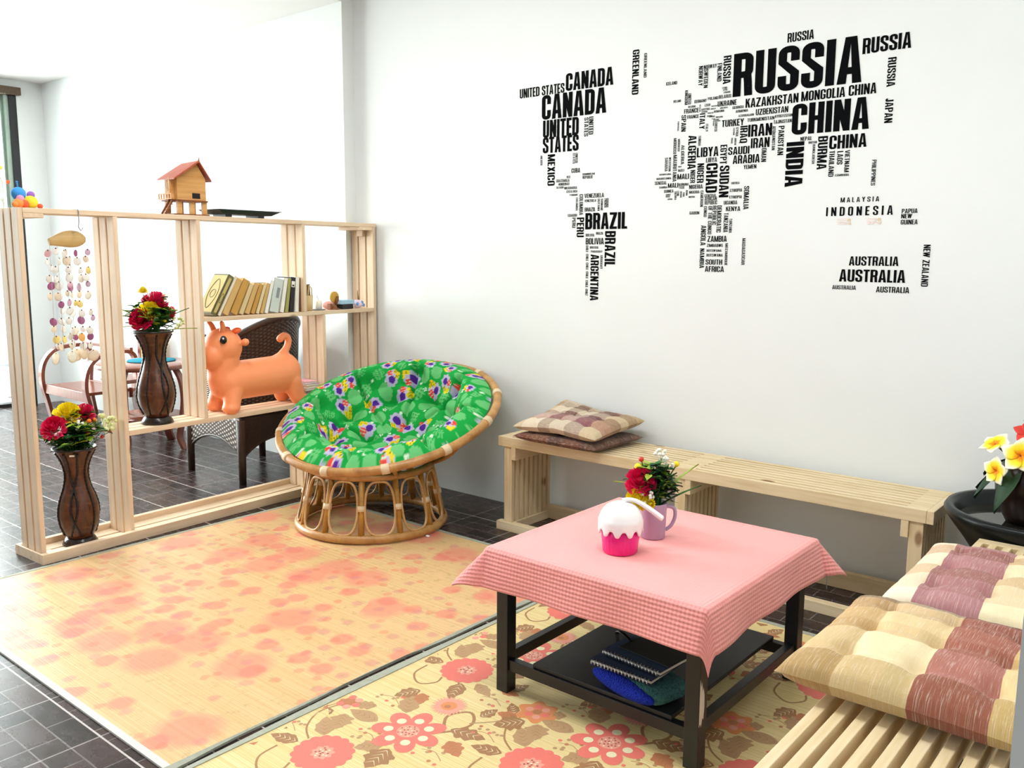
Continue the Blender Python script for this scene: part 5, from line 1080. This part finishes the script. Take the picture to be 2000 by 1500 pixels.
for s_ in (-1, 1):
    mb = MB(); c = s_ * (HW - .036); mb.box(-HW + .059, HW - .059, c - .014, c + .014, zs, zt_); mb.build('stretcher', 'black_paint', t, .002)
    mb = MB(); mb.box(c - .014, c + .014, -HW + .059, HW - .059, zt_ - .018, zt_ + .018); mb.build('stretcher', 'black_paint', t, .002)
mb = MB(); mb.box(-.225, .27, -HW + .03, HW - .03, zt_ + .0005, zt_ + .014); mb.build('lower_shelf', 'scuffed', t, .002)
SHZ = .0063 + zt_ + .0145
# cloth
CW = .50   # half width of cloth
def drape(s_, q):
    ax, ay = abs(s_), abs(q); e = HW + .004; ox, oy = max(0, ax - e), max(0, ay - e); sx, sy = math.copysign(1, s_), math.copysign(1, q)
    z = TZ + .0055; rr = .012
    corner_ = {(-1, -1): .78, (1, -1): .16, (1, 1): .72, (-1, 1): .5}[(int(sx), int(sy))]
    def fold(o, al):   # distance hanging -> (outward, down)
        if o < rr * 1.57: a = o / rr; return rr * sin(a) , rr * (1 - cos(a))
        l = o - rr * 1.57; return rr + l * sin(al), rr + l * cos(al)
    if ox == 0 and oy == 0:
        return Vector((s_, q, z + .0012 * noise.noise(Vector((s_ * 6, q * 6, 0)))))
    if oy == 0 or ox == 0:
        o = ox + oy; t_ = (q if oy == 0 else s_) / e
        w_ = .10 + .05 * sin(t_ * 7 + (1 if oy == 0 else 2)) + .10 * t_ * t_
        a, dn = fold(o, w_)
        p = Vector((sx * (e + a) if oy == 0 else s_, q if oy == 0 else sy * (e + a), z - dn)); return p
    r = math.hypot(ox, oy); ph = math.atan2(oy, ox); k = sin(2 * ph)
    w_ = .2 + .0 + (corner_ - .2) * k; a, dn = fold(r, w_); d_ = Vector((cos(ph), sin(ph)))
    return Vector((sx * (e + a * d_.x), sy * (e + a * d_.y), z - dn))
def clothpt(u, v):
    # slightly rotated cloth, longer toward the front
    s_, q = (u - .5) * 2 * CW, (v - .5) * 2 * CW; ro = .0; s2 = s_ * cos(ro) - q * sin(ro) + .008; q2 = s_ * sin(ro) + q * cos(ro) - .010
    return drape(s2, q2)
mb = MB(); n = 150
R_ = mb.grid(lambda u, v: Vector((tc.x, tc.y, 0)) + clothpt(u, v), n, n, uv=True)
for k in list(mb.uv): mb.uv[k] = tuple(((a - .5) * 2 * CW, (c - .5) * 2 * CW) for a, c in mb.uv[k])
cl = mb.build('tablecloth', 'cloth', solid=.004); tag(cl, 'pink ribbed fleece cloth draped over the black coffee table', 'tablecloth')
mb = MB(); c3 = Vector((tc.x, tc.y, 0)) + clothpt(1, .90); mb.obox(c3 + Vector((.002, 0, -.018)), (.001, .028, .045), RZ(.4)); mb.build('fabric_tag', 'grey', cl)
TT = TZ + .0088
t = thing('cupcake_pot', 'white domed hot pink plastic cupcake shaped pot on the pink cloth', 'pot', (2.793, -1.503, TT))
mb = MB(); mb.lathe([(0, .0), (.050, .0), (.053, .003), (.0615, .088), (.056, .09), (0, .09)], 96, rad=lambda a, z: 1 + .022 * abs(sin(a * 14))); mb.build('pink_cup', 'pink_gloss', t)
def dome(u, v):
    a = 2 * PI * u; lob = .5 + .5 * cos(a * 11); zb = .080 - .018 * lob * lob * (3 - 2 * lob)
    th = v * PI / 2; r = .0685 * cos(th) ** .75 if v < 1 else 0; z = .088 + .069 * sin(th)
    if v < .18: z = zb + (.088 - zb + .069 * sin(.18 * PI / 2)) * (v / .18); r = .0685 * (1 - .01 * v)
    if v > .9: z -= .006 * (v - .9) / .1
    return Vector((r * cos(a), r * sin(a), z))
mb = MB(); mb.grid(dome, 132, 24, cu=True); mb.build('white_icing_lid', 'white_gloss', t, solid=.004)
sp = thing('toy_spoon', 'white plastic scoop handle leaning from the cupcake pot to the mug', 'scoop', (2.793, -1.503, TT), 0)
mb = MB(); vx = Vector((.79, .61, 0)); pts = [Vector((0, 0, .166)) + vx * .002, Vector((0, 0, .164)) + vx * .04, Vector((0, 0, .139)) + vx * .085, Vector((0, 0, .107)) + vx * .128]
mb.tube(smooth_path(pts, 5), [.006, .0075, .009, .010, .0105, .011, .0115, .012, .0125, .013, .0135, .014, .0145, .015, .0155, .0155], 12, flat=.6); mb.build('handle', 'white_gloss', sp)
t = thing('mug', 'tall lilac ceramic mug used as a flower pot on the pink cloth', 'mug', (2.797, -1.312, TT))
mb = MB(); mb.lathe([(0, 0), (.036, 0), (.039, .003), (.044, .116), (.0445, .118), (.042, .118), (.037, .01), (0, .01)], 40); mb.build('mug_body', 'mug', t)
mb = MB(); q = Vector((.80, .6, 0)); mb.tube(smooth_path([q * .042 + Vector((0, 0, .105)), q * .066 + Vector((0, 0, .098)), q * .070 + Vector((0, 0, .07)), q * .058 + Vector((0, 0, .04)), q * .040 + Vector((0, 0, .025))], 5), .006, 8); mb.build('handle', 'mug', t)
f3 = thing('flower_bouquet', 'small silk bouquet in the lilac mug with one crimson bloom', 'flowers', (2.797, -1.312, TT + .075), 0, 'silk bouquets')
rt = Vector((.769, .64, 0)); fw = Vector((.64, -.77, 0))
def vp(a, d_, z): return tuple(rt * a + fw * d_ + Vector((0, 0, z)))
flowers(f3, [('rose', vp(-.048, .02, .118), .044, vp(-.2, .7, .5), 'crimson'), ('rose', vp(-.056, .03, .062), .034, vp(-.2, .9, .3), 'yellow'), ('spray', vp(-.028, .045, .07), .02, (0, 0, 1), 'white_p'), ('spray', vp(.02, .0, .195), .022, (0, 0, 1), 'white_p'), ('spray', vp(.045, .0, .175), .02, (0, 0, 1), 'white_p'), ('berry', vp(-.045, 0, .185), .009, (0, 0, 1), 'red_berry'), ('berry', vp(-.055, 0, .16), .012, (0, 0, 1), 'yellow'), ('berry', vp(.025, .01, .125), .011, (0, 0, 1), 'yellow'), ('berry', vp(.07, .0, .17), .010, (0, 0, 1), 'yellow'), ('mum', vp(-.022, .045, .05), .022, vp(.2, .9, .1), 'yellow'),
    ('blade', vp(.03, 0, .07), .15, vp(.75, 0, .8), 'lime'), ('blade', vp(.02, .0, .03), .15, vp(.8, .1, .55), 'green'), ('blade', vp(-.03, 0, .09), .11, vp(-1, 0, .3), 'lime'), ('blade', vp(.03, 0, .045), .05, vp(1, 0, .0), 'lime')], (0, 0, .035), .07, .155, 22, 8)
# lower shelf things
t = thing('pouch', 'cobalt blue crocheted pouch with a sea green side under the notebooks', 'pouch', (2.935, -1.655, SHZ + .0008), -.24)
mb = MB(); mb.ball((0, -.03, .026), 1, 28, 14, (.128, .028, .026)); mb.build('blue_front', 'knit_blue', t)
mb = MB(); mb.ball((0, .045, .027), 1, 28, 14, (.135, .085, .027), fn=lambda d: (abs(d.x) ** 4 + abs(d.y) ** 4 + abs(d.z) ** 4) ** -.25); mb.build('green_side', 'knit_sea', t)
def notebook(loc, rz, label, col):
    t = thing('spiral_notebook', label, 'notebook', loc, rz, 'spiral notebooks'); w_, L, T = .15, .215, .012
    mb = MB(); mb.box(-L / 2 + .002, L / 2 - .002, .008, w_ - .002, .0015, T - .0015); mb.build('pages', 'paper', t)
    mb = MB(); mb.box(-L / 2, L / 2, 0.004, w_, 0, .0013); mb.box(-L / 2, L / 2, 0.004, w_, T - .0013, T); mb.build('cover', col, t)
    mb = MB()
    for k in range(17):
        x = -L / 2 + .01 + k * (L - .02) / 16
        mb.tube([(x, .004 + .0075 * cos(a), T / 2 + .0072 * sin(a)) for a in [2 * PI * i / 12 for i in range(12)]], .0024, 5, True)
    mb.build('wire_binding', 'wire', t); return t
notebook((2.915, -1.685, SHZ + .0595), -.02, 'navy spiral notebook lying lower on the crocheted pouch', 'navy')
notebook((2.925, -1.645, SHZ + .0760), -.09, 'navy spiral notebook topmost on the table shelf', 'slate')
t = thing('folder', 'black dusty sheet folder lying on the upper spiral notebook', 'folder', (2.955, -1.545, SHZ + .0890), -.12)
mb = MB(); mb.box(-.1, .09, -.055, .06, 0, .003); mb.build('sheet', 'scuffed', t, .001)
mb = MB(); mb.tube(smooth_path([(-.095, .0, .0045), (-.13, .0, .02), (-.155, .005, .012), (-.15, .005, -.02)], 5), .008, 8, flat=.4); mb.build('strap', 'black_paint', t)

# ------------------------------------------------------------ water basin with flower pot in the corner
BC = (3.752, -.325)
t = thing('basin', 'black glazed round water basin in the corner behind the benches', 'basin', (BC[0], BC[1], 0))
mb = MB(); mb.lathe([(.12, 0), (.13, .02), (.115, .05), (.13, .2), (.18, .34), (.24, .43), (.285, .49), (.302, .515), (.306, .53), (.298, .543), (.282, .543), (.270, .53), (.26, .50), (.20, .41), (.1, .37), (0, .365)], 72); mb.build('bowl', 'basin', t)
mb = MB(); mb.lathe([(0, .499), (.255, .499)], 48, close=True); mb.build('water', 'water', t)
t = thing('flower_pot', 'dark brown clay pot standing in the water basin', 'pot', (BC[0] - .045, BC[1] - .03, .4995))
mb = MB(); mb.lathe([(0, 0.002), (.06, .002), (.075, .03), (.10, .11), (.105, .16), (.09, .2), (.075, .21), (.06, .2), (0, .19)], 32); mb.build('pot_body', 'brown_pot', t)
t = thing('frangipani_flowers', 'yellow and white foam frangipani flowers in the brown pot', 'flowers', (BC[0] - .045, BC[1] - .03, .70))
mb = MB()
for a, L, e in ((-2.6, .17, -.55), (-1.9, .2, -.5), (-1.2, .2, -.5), (-.4, .18, -.5), (2.6, .15, -.3), (-3.1, .15, -.55)):
    leaf(mb, (0.06 * cos(a), .06 * sin(a), .01), (cos(a) * .6, sin(a) * .6, e), L, .06, 0, .15)
mb.build('leaves', 'green_dark', t)
FC = Vector((BC[0] - .045, BC[1] - .03, .70))
def frangi(p, face, R, m, nm, stem=True):
    p = Vector(p) - FC; f_ = Vector(face).normalized(); q = f_.to_track_quat('Z', 'Y').to_matrix(); mb = MB()
    for k in range(5):
        a = 2 * PI * k / 5 + .3
        def fn(u, v, a=a):
            w_ = R * .42 * sin(PI * min(1, .10 + .86 * v)) ** .75; r = R * (.04 + .96 * v * (1 - .10 * (2 * abs(u - .5)) ** 2)); tt = (u - .5) * 2
            x, y = r * cos(a) - tt * w_ * sin(a), r * sin(a) + tt * w_ * cos(a); return p + q @ Vector((x, y, .35 * R * v * (1 - .75 * v) + .05 * R * tt))
        s0 = len(mb.f); mb.grid(fn, 8, 8, uv=True)
        for i in range(s0, len(mb.f)): mb.uv[i] = tuple((v, abs(u - .5) * 2 * v) for u, v in mb.uv[i])
    o = mb.build(nm, m, t, solid=.003)
    if stem: mb = MB(); mb.tube([p, p.lerp(Vector((0, 0, -.02)), .6) - f_ * .02, (0, 0, -.02)], .003, 6); mb.build('stem', 'green_dark', t)
vw = Vector((.15, -.98, .2))
frangi((3.695, -.475, .755), (-.05, -1, .25), .062, 'frangipani', 'frangipani_bloom'); frangi((3.625, -.46, .69), (-.55, -.85, .05), .052, 'frangipani', 'frangipani_bloom'); frangi((3.610, -.43, .775), (-.35, -.45, .85), .055, 'frangipani', 'frangipani_bloom')
frangi((3.70, -.42, .825), (.1, -.8, .7), .045, 'red_p', 'red_bloom'); frangi((3.80, -.42, .77), (.5, -.8, .4), .06, 'frangipani', 'frangipani_bloom')
mb = MB(); mb.ball(Vector((3.715, -.41, .865)) - FC, .025, 12, 8, (1.3, 1, .4)); mb.build('teal_bud', 'teal', t)
